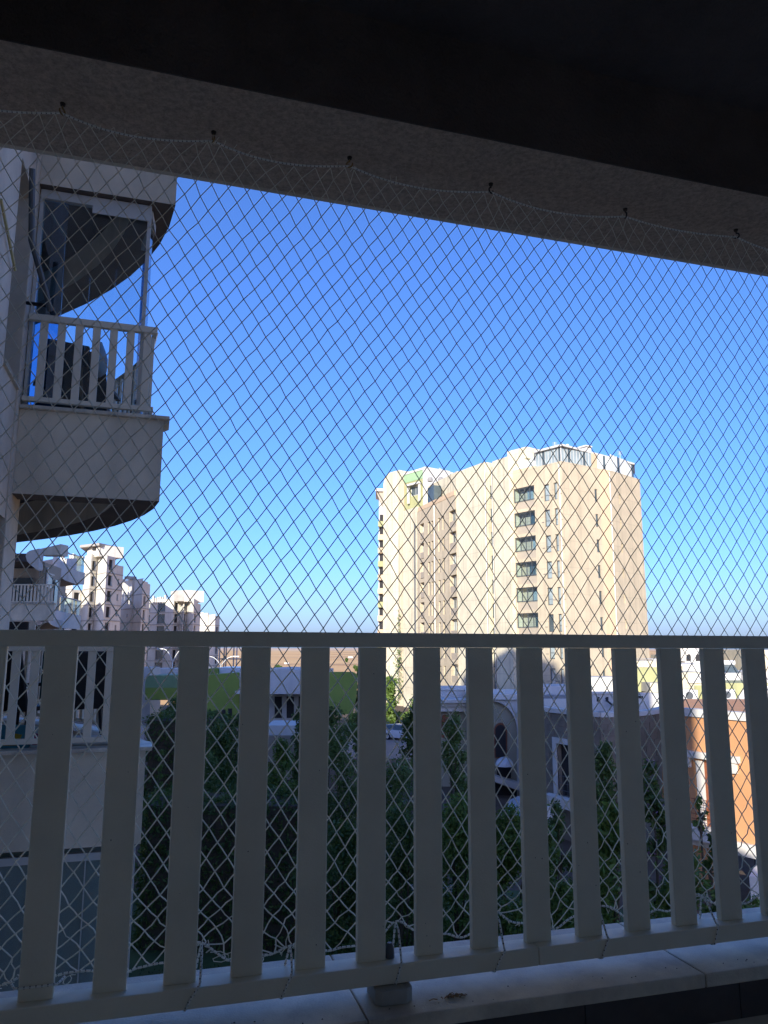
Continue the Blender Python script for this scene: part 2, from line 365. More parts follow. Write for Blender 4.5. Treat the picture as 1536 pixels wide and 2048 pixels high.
wr = MB(W); wr.prism([(-6, 5.72), (-3.0, 5.72), (-3.6, 9), (-5.2, 12.5), (-7.6, 16), (-7.7, 18), (-8, 18)], -9, 9.6); part('rear_wall', wr, M['stucco'], apt)
# outline of a wing balcony (curving away)
CUR = [(.24, 5.28), (.19, 5.7), (.10, 6.1), (-.03, 6.5), (-.22, 6.95), (-.46, 7.4), (-.78, 7.9), (-1.12, 8.35), (-1.55, 8.85), (-2.1, 9.4), (-2.7, 9.9), (-3.4, 10.4)]
def inset(pl, t):
    o = []
    for i, p in enumerate(pl):
        q0 = pl[max(i - 1, 0)]; q1 = pl[min(i + 1, len(pl) - 1)]; dx, dy = q1[0] - q0[0], q1[1] - q0[1]; L = math.hypot(dx, dy)
        o.append((p[0] - dy / L * t, p[1] + dx / L * t))
    return o
slat_me = None
def slatmesh(L=.7514, wdt=.0716, t=.022):
    mb = MB(); mb.box(0, wdt, 0, t, 0, L); me = mk('slat', mb, M['alu'])
    bm = bmesh.new(); bm.from_mesh(me); bmesh.ops.bevel(bm, geom=[e for e in bm.edges if abs(e.verts[0].co.z - e.verts[1].co.z) > .1], offset=.003, segments=2, affect='EDGES', profile=.5); bm.to_mesh(me); bm.free(); return me
slat_me = slatmesh(); slat_n = slatmesh(); slat_n.materials[0] = M['alu_n']
for i in (3, ):
    pass
H = 2.965
def wing_balcony(z, rail=True, enclosed=False, kind=0):
    """z: height of the marble cap relative to the eye"""
    out = CUR; inn = inset(CUR, .38)
    mb = MB(W)
    # parapet band: front piece along b=5.28 then the curve, as a thick ring
    ring_o = [(-.993, 5.28)] + out; ring_i = [(-.993, 5.56)] + [(inn[0][0], 5.56)] + inn[1:]
    n = len(ring_o)
    vs = [(p[0], p[1], z - .80) for p in ring_o] + [(p[0], p[1], z - .80) for p in ring_i] + [(p[0], p[1], z - .035) for p in ring_o] + [(p[0], p[1], z - .035) for p in ring_i]
    fs = []
    for i in range(n - 1):
        fs += [(i, i + 1, n + i + 1, n + i), (2 * n + i, 3 * n + i, 3 * n + i + 1, 2 * n + i + 1), (i, 2 * n + i, 2 * n + i + 1, i + 1), (n + i, n + i + 1, 3 * n + i + 1, 3 * n + i)]
    fs += [(0, n, 3 * n, 2 * n), (n - 1, 3 * n - 1, 4 * n - 1, 2 * n - 1)]
    mb.add(vs, fs)
    root = part('balcony', mb, M['stucco_grey'], apt)
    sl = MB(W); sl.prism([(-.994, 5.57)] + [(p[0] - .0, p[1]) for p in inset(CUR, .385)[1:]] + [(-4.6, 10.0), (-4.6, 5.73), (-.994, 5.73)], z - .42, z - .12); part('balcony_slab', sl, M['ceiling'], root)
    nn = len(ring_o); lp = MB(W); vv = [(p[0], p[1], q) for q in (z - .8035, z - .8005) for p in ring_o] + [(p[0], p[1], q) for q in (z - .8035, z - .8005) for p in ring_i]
    lp.add(vv, [f for i in range(nn - 1) for f in ((i, i + 1, 2 * nn + i + 1, 2 * nn + i), (nn + i, 3 * nn + i, 3 * nn + i + 1, nn + i + 1), (i, nn + i, nn + i + 1, i + 1), (2 * nn + i, 2 * nn + i + 1, 3 * nn + i + 1, 3 * nn + i))]); part('soffit', lp, M['shadesoffit'], root)  # thin plate added below the ring, underside shade in its colour
    # marble cap
    o2 = inset(CUR, -.04); c = MB(W); c.box(-.993, o2[0][0] + .012, 5.235, 5.60, z - .034, z); part('marble_cap', c, M['marble'], root, bevel=.006)
    c = MB(W); po = [(o2[0][0] + .012, 5.601)] + o2[1:]; pi = [(inn[0][0] - .05, 5.601)] + inset(CUR, .30)[1:]
    if len(po) == len(pi):
        vs = [(p[0], p[1], zz) for zz in (z - .034, z) for p in po] + [(p[0], p[1], zz) for zz in (z - .034, z) for p in pi]; m = len(po); fs = []
        for i in range(m - 1):
            fs += [(m + i, m + i + 1, 3 * m + i + 1, 3 * m + i), (i, i + 1, m + i + 1, m + i), (2 * m + i, 3 * m + i, 3 * m + i + 1, 2 * m + i + 1), (i, 2 * m + i, 2 * m + i + 1, i + 1)]
        c.add(vs, fs); part('marble_cap', c, M['marble'], root)
    if rail:
        part('handrail', MB(W).box(-.985, .139, 5.27, 5.325, z + .81, z + .872), M['alu_n'], root, bevel=.004)
        part('bottom_rail', MB(W).box(-.985, .139, 5.27, 5.325, z + .045, z + .088), M['alu_n'], root, bevel=.004)
        for k in range(7):
            x = -.885 + .1505 * k; p = W(x, 5.285, z + .088); inst('slat', slat_n_s, p, YAW, root)
        # the rail follows the curve round
        tr = inset([(.12, 5.35)] + [(p[0] - .1, p[1]) for p in CUR[1:]], .0)
        part('handrail', MB().tube([W(p[0], p[1], z + .845) for p in tr], .026, 6), M['alu_n'], root)
        part('bottom_rail', MB().tube([W(p[0], p[1], z + .068) for p in tr], .022, 6), M['alu_n'], root)
        acc = .05
        for i in range(len(tr) - 1):
            q0, q1 = tr[i], tr[i + 1]; L = math.dist(q0, q1); ang = math.atan2(q1[1] - q0[1], q1[0] - q0[0])
            while acc < L:
                t = acc / L; p = W(q0[0] + (q1[0] - q0[0]) * t, q0[1] + (q1[1] - q0[1]) * t, z + .088); inst('slat', slat_n_s, p, YAW + ang, root); acc += .1505
            acc -= L
    if enclosed:
        zt = z + 2.06; zb = z + .005
        part('window_frame', MB(W).box(-.985, .02, 5.34, 5.40, zt, zt + .09), M['wframe'], root, bevel=.004)
        part('window_frame', MB(W).box(-.52, .0, 5.325, 5.338, zt - .085, zt - .005), M['wframe'], root)
        part('window_frame', MB(W).box(-.985, -.955, 5.34, 5.40, zb, zt - .001), M['wframe'], root)
        part('window_frame', MB(W).box(-.015, .02, 5.34, 5.40, zb, zt - .001), M['wframe'], root)
        edge = [-.952, -.73, -.50, -.27, -.02]
        for k in range(4):
            part('glass_pane', MB(W).box(edge[k] + .002, edge[k + 1] - .002, 5.362, 5.370, zb + .02, zt - .01), M['bluegl'] if k in (0,) else M['glass'], root)
        cc = [(.0, 5.42)] + [(p[0] - .16, p[1]) for p in CUR[1:3]]
        for i in range(len(cc) - 1):
            q0, q1 = cc[i], cc[i + 1]; m = MB(W); m.obox(q0, q1, -.004, .004, zb + .02, zt - .01); part('glass_pane', m, M['bluegl'] if i == 1 else M['glass'], root)
            m = MB(W); m.obox(q0, q1, -.03, .03, zt, zt + .08); part('window_frame', m, M['wframe'], root)
    return root
sl2 = slatmesh(.724, .068, .03); sl2.materials[0] = M['alu_n']; slat_n_s = sl2
wing_balcony(2.115 + H); wing_balcony(2.115, enclosed=True); wing_balcony(2.115 - H); low = wing_balcony(2.115 - 2 * H, rail=False)
# glazed balcony one storey down
zt = -1.70; zb = 2.115 - 2 * H
part('window_frame', bb(-.99, .2, 5.30, 5.36, zt - .06, zt), M['wframe'], low)
part('curtain', bb(-.99, .2, 5.70, 5.72, zb + .0, zt - .02), M['panelight'], low)
for k, (x0, x1) in enumerate([(-.99, -.60), (-.59, -.20), (-.19, .19)]):
    part('glass_pane', bb(x0, x1, 5.322, 5.33, zb, zt - .061), M['glassgreen'], low)
    part('window_frame', bb(x1 + .001, x1 + .009, 5.30, 5.35, zb, zt - .061), M['wframe'], low)
terr = bb(-1, .55, 5.0, 9.5, -8.9, -5.35); part('terrace', terr, M['terrace'], apt)
# drain pipe and cable by the recess
solo('drain_pipe', MB().tube([W(-.93, 4.52, 3.95), W(-.92, 4.7, 3.4), W(-.80, 5.05, 3.02), W(-.79, 5.12, 2.97)], .026, 8), M['pipe'], 'dark grey bent pipe hanging diagonally beside the upper balcony railing', 'pipe', W(-.79, 5.12, 2.97), smooth=40)
solo('pipe_bracket', MB().tube([W(-.99, 5.16, 3.03), W(-.82, 5.1, 3.0)], .018, 8), M['black'], 'short black bracket holding the bent pipe off the wall', 'bracket', W(-.99, 5.16, 3.03))
solo('wooden_pole', MB().tube([W(-.98, 3.75, 3.2), W(-.97, 4.42, 2.98)], .012, 6), M['yellow'], 'thin yellowish pole leaning along the beige wall at the left edge', 'pole', W(-.97, 4.42, 2.98))
lw_ = solo('window_wand', MB(W).box(0, 0, 0, 0, 0, 0), M['yellow'], 'x', 'x', (0, 0, 0)) if False else None
r_ = thing('window_pull', 'pale yellow bar with a cord hanging inside the glazed upper balcony', 'blind pull', W(-.755, 5.45, 3.86))
part('bar', MB().tube([W(-.937, 5.45, 4.15), W(-.756, 5.45, 3.88)], .017, 6), M['yellow'], r_); part('cord', MB().tube([W(-.756, 5.45, 3.88), W(-.74, 5.45, 2.95)], .003, 4), M['cord'], r_)

# things on the neighbours' balconies
def chair(name, label, a, b, z, rz, col, s=1., group=None):
    """garden armchair: legs, seat, high back, arms"""
    c, sn = math.cos(rz), math.sin(rz)
    T = lambda x, y, zz: W(a + (x * c - y * sn) * s, b + (x * sn + y * c) * s, z + zz * s)
    t = thing(name, label, 'chair', W(a, b, z), group)
    part('seat', MB(T).box(-.22, .22, -.22, .22, .40, .44), col, t, bevel=.01)
    part('backrest', MB(T).add([(-.24, .20, .40), (.24, .20, .40), (.21, .33, .98), (-.21, .33, .98), (-.24, .24, .40), (.24, .24, .40), (.21, .36, .97), (-.21, .36, .97)], [(0, 1, 2, 3), (7, 6, 5, 4), (0, 4, 5, 1), (1, 5, 6, 2), (2, 6, 7, 3), (3, 7, 4, 0)]), col, t, bevel=.03)
    for x in (-.21, .21):
        for y in (-.2, .2): part('leg', MB().tube([T(x, y, .4), T(x * 1.15, y * 1.15, 0)], .017, 6), col, t)
        part('armrest', MB(T).box(x * 1.1 - .025, x * 1.1 + .025, -.2, .24, .62, .65), col, t)
    return t
fz = 2.115 - .12
chair('garden_chair', 'black wicker garden chair behind the upper balcony slats, the left one of the pair', -.76, 6.0, fz, math.pi + .25, M['black'], .93, 'black chairs on the upper balcony')
chair('garden_chair', 'black wicker garden chair nearer the open side of the upper balcony, right of the other', -.50, 6.35, fz, math.pi - .2, M['black'], .98, 'black chairs on the upper balcony')
t = thing('pole_and_white_shape', 'leaning wooden pole and a white hanging shape behind the upper balcony slats', 'parasol', W(-.58, 5.7, fz))  # a wooden pole and a separate white shape beside it
part('pole', MB().tube([W(-.50, 5.75, fz), W(-.60, 5.75, 3.0)], .02, 8), M['wood'], t)
part('canopy', MB().lathe(W(-.40, 5.8, 2.62), [(.02, 0), (.075, .06), (.08, .18), (.055, .26), (.012, .36)], 10), M['white'], t, smooth=True)
fz = 2.115 - H - .12
t = thing('closed_parasol', 'closed dark green parasol standing on the lower balcony at the left', 'parasol', W(-.62, 5.75, fz))
part('canopy', MB().lathe(W(-.62, 5.75, fz), [(.03, .42), (.085, .5), (.08, .9), (.06, 1.02), (.02, 1.06)], 12), M['greencloth'], t, smooth=30); part('pole', MB().tube([W(-.62, 5.75, fz), W(-.62, 5.75, fz + .42)], .016, 6), M['black'], t)
part('base', MB().lathe(W(-.62, 5.75, fz), [(.2, 0), (.2, .05), (.05, .1)], 14), M['black'], t)
chair('garden_chair', 'black chair on the lower balcony beside the green parasol', -.86, 5.95, fz, 2.6, M['black'], 1.0)
chair('garden_chair', 'dark chair half hidden behind the green parasol on the lower balcony', -.46, 6.3, fz, 3.5, M['black'], .95)
def bag(label, a, b, z, wd, h, cols):
    t = thing('shopping_bag', label, 'bag', W(a, b, z)); T = lambda x, y, zz: W(a + x, b + y, z + zz)
    part('bag_body', MB(T).add([(-wd / 2, -.05, 0), (wd / 2, -.05, 0), (wd / 2, .05, 0), (-wd / 2, .05, 0), (-wd * .55, -.02, h), (wd * .5, -.02, h * .96), (wd * .5, .02, h * .96), (-wd * .55, .02, h)], [(3, 2, 1, 0), (4, 5, 6, 7), (0, 1, 5, 4), (1, 2, 6, 5), (2, 3, 7, 6), (3, 0, 4, 7)]), cols[0], t)
    part('print', MB(T).add([(-wd * .4, -.047, h * .12), (wd * .1, -.047, h * .12), (wd * .3, -.035, h * .55), (-wd * .3, -.030, h * .7)], [(0, 1, 2, 3)]), cols[1], t)
    part('print', MB(T).add([(wd * .12, -.050, h * .1), (wd * .42, -.050, h * .1), (wd * .42, -.026, h * .85), (wd * .3, -.026, h * .85)], [(0, 1, 2, 3)]), cols[2], t)
BL = mat('turquoise print', (.03, .19, .26), .5); MG = mat('magenta print', (.30, .02, .12), .5); GR = mat('bright green print', (.12, .30, .06), .5); PW = mat('pale print', (.40, .50, .50), .5); YE = mat('ochre print', (.40, .28, .02), .5)
bag('turquoise bag with an ochre band lying behind the lower balcony railing', -.83, 5.48, 2.115 - H, .22, .19, [BL, YE, BL])
bag('pale floral bag with magenta and green print behind the lower balcony slats', -.64, 5.48, 2.115 - H, .13, .17, [PW, MG, GR])
solo('folded_cloth', MB(lambda a, b, z: W(a, b, z)).prism([(-.42, 5.46), (-.02, 5.43), (.02, 5.62), (-.38, 5.66)], 2.115 - H + .001, 2.115 - H + .07), M['white'], 'crumpled white cloth lying behind the lower balcony slats', 'cloth', W(-.2, 5.5, 2.115 - H), bevel=.02)

# ------------------------------------------------------------------ balcony railing
br = thing('balcony_railing', 'grey aluminium balcony railing of flat vertical slats running across the whole foreground', 'railing', W(0, 0, -.95))
part('handrail', bb(-.98, 7.58, -.02, .033, .0003, .0375), M['alu'], br, bevel=.002)
part('bottom_rail', bb(-.98, 1.222, -.031, .036, -.795, -.7516), M['alu'], br, bevel=.0025)
part('bottom_rail', bb(1.2235, 7.58, -.031, .036, -.795, -.7516), M['alu'], br, bevel=.0025)
for k in range(-6, 50):
    if .1506 * k + .07 < 7.5: inst('slat', slat_me, W(.1506 * k, 0, -.7514), YAW, br)
for a in (.815, 3.1, 5.4):
    f = MB(lambda x, y, z, a=a: W(a + x, y, z)); q = [(-.03, -.045), (-.018, -.058), (.045, -.058), (.062, -.045), (.062, .03), (-.03, .03)]
    f.prism(q, -.8299, -.797); part('foot', f, M['footgrey'], br, bevel=.002)
sp_ = MB()
for k in range(46):
    s_ = int(nrs.randint(-1, 16)); a = .1506 * s_ + nrs.uniform(.006, .066); z = nrs.uniform(-.74, -.01); q = nrs.uniform(.0006, .0016)
    sp_.add([W(a - q, -.0006, z), W(a, -.0006, z - q * 1.5), W(a + q, -.0006, z), W(a, -.0006, z + q * 1.2)], [(0, 1, 2, 3)])
part('dirt_speck', sp_, M['black'], br, kind='stuff')
part('plug', MB().lathe(W(.838, .012, -.751), [(.012, 0), (.011, .022), (.006, .034)], 10), M['pipe'], br, smooth=40)

# ------------------------------------------------------------------ hooks and safety net
HK = [-.47, -.065, .328, .72, 1.172, 1.652, 2.09, 2.55, 3.0, 3.46, 3.9, 4.35]
hl = ['rusty hook just past the left edge of the view', 'rusty screw hook in the soffit nearest the left edge', 'rusty screw hook second from the left, above the neighbour\'s parapet end', 'rusty screw hook third from the left along the net rope', 'rusty screw hook near the middle right of the soffit', 'dark open hook second from the right in the soffit', 'dark curled hook at the far right end of the net rope', 'rusty hook just past the right edge of the view', 'second rusty hook past the right edge of the view', 'third rusty hook past the right edge of the view', 'fourth rusty hook past the right edge of the view', 'last rusty hook at the far end of the net']
for i, a in enumerate(HK):
    if hl[i] is None: continue
    b = .042; t = thing('ceiling_hook', hl[i], 'hook', W(a, b, 1.421), 'hooks holding the net under the soffit')
    part('plug', MB().lathe(W(a, b, 1.4125), [(.006, .002), (.0075, .0085)], 10), M['hook'], t)
    rot = i * .9
    pts = [W(a, b, 1.413), W(a, b, 1.407)] + [W(a + math.cos(rot) * .009 * math.sin(q), b + math.sin(rot) * .009 * math.sin(q), 1.398 + .009 * math.cos(q)) for q in np.linspace(0, 5.0, 12)]
    part('hook_bend', MB().tube(pts, .0024, 6), M['hook'] if i > 3 else M['brass'], t, smooth=True)
def ztop(a):
    for i in range(len(HK) - 1):
        if HK[i] <= a <= HK[i + 1]:
            t = (a - HK[i]) / (HK[i + 1] - HK[i]); sag = .030 * (1 if i != 5 else .5)
            return 1.394 - sag * 4 * t * (1 - t) * (1 - .35 * (t - .5))
    return 1.394
TIES = [-.03, .385, .594, .862, 1.135, 1.432, 1.775, 2.1, 2.5, 2.86, 3.25, 3.66, 4.05]
def zbot(a):
    z = -.722 + .008 * math.sin(a * 23) + .006 * math.sin(a * 51 + 1)
    for i, t in enumerate(TIES):
        d = abs(a - t); z += (.030 if i in (1, 3, 4, 5, 6) else .006) * math.exp(-(d / .05) ** 2)
    return z
PA, PZ = .0487, .0342
C0, NC, NR = -.96, 110, 63
net = {}; A = np.zeros((NR, NC)); Z = np.zeros((NR, NC)); Bn = np.zeros((NR, NC))
for r in range(NR):
    for c in range(NC):
        a0 = C0 + (c + .5 * (r % 2)) * PA; z0 = 1.360 - r * (PZ + .00013)
        A[r, c] = a0 - .0022 * (r - 23) * 1.0 + .004 * math.sin(a0 * 3.1 + r * .11); Z[r, c] = z0 + .016 * (a0 - .9) * (1 if a0 < 1 else .3) + .003 * math.sin(a0 * 5 + r * .2)
        A[r, c] += nrs.normal() * .0011; Z[r, c] += nrs.normal() * .0013
        Bn[r, c] = .045 + .004 * math.sin(a0 * 2 + r * .07)
for c in range(NC):
    a = A[0, c]; hk = min(HK, key=lambda h: abs(h - a)); a += (hk - a) * .30 * math.exp(-((hk - a) / .10) ** 2) + nrs.normal() * .004; A[0, c] = a; Z[0, c] = ztop(a) - .002
    a = A[NR - 1, c] + nrs.normal() * .014; tt = min(TIES, key=lambda h: abs(h - a)); a += (tt - a) * .85 * math.exp(-((tt - a) / .055) ** 2); A[NR - 1, c] = a; Z[NR - 1, c] = zbot(a) - .003
free = list(range(1, 5)) + list(range(NR - 6, NR - 1))
for it in range(60):
    A2_, Z2_ = A.copy(), Z.copy()
    for r in free:
        s = r % 2
        for c in range(1, NC - 1):
            nb = [(r - 1, c + s), (r - 1, c + s - 1), (r + 1, c + s), (r + 1, c + s - 1)]
            ww = .5
            A2_[r, c] = A[r, c] * (1 - ww) + ww * sum(A[p] for p in nb) / 4; Z2_[r, c] = Z[r, c] * (1 - ww) + ww * sum(Z[p] for p in nb) / 4
    A, Z = A2_, Z2_
for r in free:
    if r > 10:
        k = (r - (NR - 7)) / 6.
        A[r] += nrs.normal(size=NC) * .004 * k; Z[r] += nrs.normal(size=NC) * .0035 * k
    else: A[r] += nrs.normal(size=NC) * .002
nm = MB(); R0 = .00128
def cordseg(pts, r=R0): nm.tube(pts, r, 4, cap=False)
for r in range(NR - 1):
    s = r % 2
    for c in range(NC):
        for c2 in (c + s, c + s - 1):
            if 0 <= c2 < NC:
                p = W(A[r, c], Bn[r, c], Z[r, c]); q = W(A[r + 1, c2], Bn[r + 1, c2], Z[r + 1, c2])
                if r > NR - 11:
                    k = (r - (NR - 11)) / 10; m = W((A[r, c] + A[r + 1, c2]) / 2 + nrs.normal() * .003 * k, .045 + nrs.normal() * .004, (Z[r, c] + Z[r + 1, c2]) / 2 - .002 * k); cordseg([p, m, q], .00165)
                else: cordseg([p, q], .00160 if r > 40 else R0)
    for c in range(NC):
        if r > 0:
            p = W(A[r, c], Bn[r, c], Z[r, c]); h = .0019
            nm.add([(p[0] + h, p[1], p[2]), (p[0] - h, p[1], p[2]), (p[0], p[1] + h, p[2]), (p[0], p[1] - h, p[2]), (p[0], p[1], p[2] + h * 1.4), (p[0], p[1], p[2] - h * 1.4)],
                   [(0, 2, 4), (2, 1, 4), (1, 3, 4), (3, 0, 4), (2, 0, 5), (1, 2, 5), (3, 1, 5), (0, 3, 5)])
# slack loops and cut ends along both ropes
for k in range(12):
    a = nrs.uniform(-.5, 2.5); z = zbot(a); pts = []; ph = nrs.uniform(0, 6)
    L = nrs.uniform(.012, .03)
    for q in np.linspace(0, nrs.uniform(4, 9), 10): pts.append(W(a + L * math.sin(q + ph) + q * .003, .035 + .010 * math.cos(q * 1.3), z - .010 + L * .5 * math.cos(q * .9 + ph)))
    cordseg(pts, .0013)
for k in range(40):
    a = nrs.uniform(-.45, 2.5); z = ztop(a); L = nrs.uniform(.006, .018); dx = nrs.normal() * .008
    cordseg([W(a, .043, z), W(a + dx, .040, z + nrs.choice([-1, 1]) * L * .6), W(a + dx * 1.8, .038, z + nrs.choice([-1, 1]) * L)], .0011)
for k in range(60):
    a = nrs.choice(TIES) + nrs.normal() * .03; z = zbot(a); 
    cordseg([W(a, .03, z - .004), W(a + nrs.normal() * .006, .024, z + nrs.normal() * .006), W(a + nrs.normal() * .010, .022, z + nrs.normal() * .009)], .0014)
sn = thing('safety_net', 'white knotted cord safety net stretched from the soffit hooks down to the railing', 'net', W(0, .045, -.75))
part('netting', nm, M['cord'], sn)
def rope(name, pts, r, parent, k=8):
    mb = MB(); mb.tube(pts, r, k, cap=False); o = part(name, mb, M['rope'], parent, smooth=True)
    me = o.data; uvl = me.uv_layers.new(name='UVMap'); n = len(pts); Ls = [0]
    for i in range(1, n): Ls.append(Ls[-1] + math.dist(pts[i], pts[i - 1]))
    for poly in me.polygons:
        js = [me.loops[li].vertex_index % k for li in poly.loop_indices]; wrap = max(js) - min(js) > 1
        for li, j in zip(poly.loop_indices, js):
            i = me.loops[li].vertex_index // k; jj = j + (k if wrap and j == 0 else 0); uvl.data[li].uv = (Ls[i], jj / k)
    return o
rope('top_rope', [W(a, .043, ztop(a)) for a in np.arange(-.97, 4.34, .02)], .0028, sn)
rope('bottom_rope', [W(a, .038, zbot(a) + .002 * math.sin(a * 90)) for a in np.arange(-.97, 4.34, .012)], .0027, sn)
for i, a in enumerate(TIES[1:]):
    s = -.045 + .008 * (i % 3); zz = zbot(a)
    rope('rope_tie', [W(a, .040, zz), W(a, .015, zz - .012), W(a - .004, -.02, -.7475), W(a - .008, -.0335, -.7485), W(a + s * .55, -.0340, -.772), W(a + s * .8, -.0335, -.794), W(a + s * .8, -.02, -.7985), W(a + s * .8, .02, -.7985), W(a + s * .7, .0395, -.795), W(a + s * .3, .040, -.755), W(a, .040, zz)], .0027, sn)
rope('rope_tie', [W(-.02, .035, -.722), W(-.012, .01, -.722), W(-.006, -.004, -.722), W(.035, -.0045, -.722), W(.078, -.004, -.722), W(.083, .01, -.722), W(.09, .035, -.722)], .0027, sn)
# litter on the marble cap
ms = MB()
for k in range(85):
    a = nrs.uniform(-.9, 2.4); b = nrs.uniform(-.10, -.035); r = nrs.uniform(.0008, .0024)
    ms.add([W(a - r, b, -.8303), W(a, b - r, -.8303), W(a + r * 1.4, b, -.8303), W(a, b + r, -.8303), W(a, b, -.8303 + r)], [(0, 1, 4), (1, 2, 4), (2, 3, 4), (3, 0, 4)])
solo('dust_specks', ms, M['black'], 'tiny black specks of grit scattered on the marble cap', 'grit', W(.8, -.07, -.83), kind='stuff')
dl = MB()
for k in range(26):
    a = .985 + nrs.normal() * .016; b = -.052 + nrs.normal() * .006; L = nrs.uniform(.004, .012); t = nrs.uniform(0, 3.1)
    dl.tube([W(a - L * math.cos(t), b - L * .4 * math.sin(t), -.829), W(a, b, -.826), W(a + L * math.cos(t), b + L * .4 * math.sin(t), -.829)], .0011, 4)
solo('dry_leaf', dl, M['wood'], 'small shrivelled brown leaf bits on the marble cap right of the railing foot', 'dry leaf', W(.985, -.05, -.83))
# ------------------------------------------------------------------ buildings further off
def pt(u, Y, v=1200): p = at(u, v, Y); return (p[0], p[1])
def onwall(u, v, p0, p1):
    """hit of a view ray with the vertical wall through p0,p1 -> distance along it from p0, height"""
    r = ray(u, v); dx, dy = p1[0] - p0[0], p1[1] - p0[1]; L = math.hypot(dx, dy); dx /= L; dy /= L
    det = r[0] * dy - r[1] * dx; t = (p0[0] * dy - p0[1] * dx) / det; x, y = r[0] * t, r[1] * t
    return ((x - p0[0]) * dx + (y - p0[1]) * dy, r[2] * t + EYE)
def wallface(mb, p0, p1, z0, z1, ops=(), depth=.3):
    """wall p0->p1 (outside on the right) with recessed rectangular openings (s0,s1,za,zb)"""
    dx, dy = p1[0] - p0[0], p1[1] - p0[1]; L = math.hypot(dx, dy); dx /= L; dy /= L; nx, ny = dy, -dx
    P = lambda s, z, t=0: (p0[0] + dx * s - nx * t, p0[1] + dy * s - ny * t, z)
    ss = sorted({0, L} | {x for o in ops for x in o[:2] if 0 < x < L}); zs = sorted({z0, z1} | {x for o in ops for x in o[2:] if z0 < x < z1})
    for i in range(len(ss) - 1):
        cs = (ss[i] + ss[i + 1]) / 2; run = None
        for j in range(len(zs)):
            solid = j < len(zs) - 1 and not any(o[0] < cs < o[1] and o[2] < (zs[j] + zs[j + 1]) / 2 < o[3] for o in ops)
            if solid and run is None: run = zs[j]
            if not solid and run is not None: mb.add([P(ss[i], run), P(ss[i + 1], run), P(ss[i + 1], zs[j]), P(ss[i], zs[j])], [(0, 1, 2, 3)]); run = None
    for s0, s1, za, zb in ops:
        s0 = max(0, s0); s1 = min(L, s1)
        q = [P(s0, za), P(s1, za), P(s1, zb), P(s0, zb)]; k = [P(s0, za, depth), P(s1, za, depth), P(s1, zb, depth), P(s0, zb, depth)]
        mb.add(q + k, [(0, 4, 5, 1), (1, 5, 6, 2), (2, 6, 7, 3), (3, 7, 4, 0)])
    return P
def block(mb, pts, z0, z1, ops={}, depth=.3, lid=True):
    n = len(pts)
    for i in range(n): wallface(mb, pts[i], pts[(i + 1) % n], z0, z1, ops.get(i, ()), depth)
    if lid: mb.add([(p[0], p[1], z1) for p in pts], [tuple(range(n))])
def window(root, p0, p1, op, t, nv=1, pane='pane', fr='frame', nh=1, label=None):
    """frame with mullions and its pane, set t metres behind the wall face"""
    dx, dy = p1[0] - p0[0], p1[1] - p0[1]; L = math.hypot(dx, dy); dx /= L; dy /= L; nx, ny = dy, -dx
    s0, s1, z0, z1 = op; w_ = .11 if (p0[0] ** 2 + p0[1] ** 2) > 60 ** 2 else .06
    Q = lambda s, y, z: (p0[0] + dx * s + nx * y, p0[1] + dy * s + ny * y, z)
    f = MB(Q); f.box(s0, s1, -t, -t + .07, z0, z0 + w_); f.box(s0, s1, -t, -t + .07, z1 - w_, z1); f.box(s0, s0 + w_, -t, -t + .068, z0 + w_, z1 - w_); f.box(s1 - w_, s1, -t, -t + .068, z0 + w_, z1 - w_)
    for k in range(1, nv + 1) if nv > 1 else []: 
        if k < nv: x = s0 + (s1 - s0) * k / nv; f.box(x - .03, x + .03, -t, -t + .066, z0 + w_, z1 - w_)
    if nh > 1: zz = z0 + (z1 - z0) * .35; f.box(s0 + w_, s1 - w_, -t, -t + .064, zz - .03, zz + .03)
    o = part('window', f, M[fr], root, label)
    part('pane', MB(Q).box(s0 + .02, s1 - .02, -t + .01, -t + .03, z0 + .02, z1 - .02), M[pane], o); return o

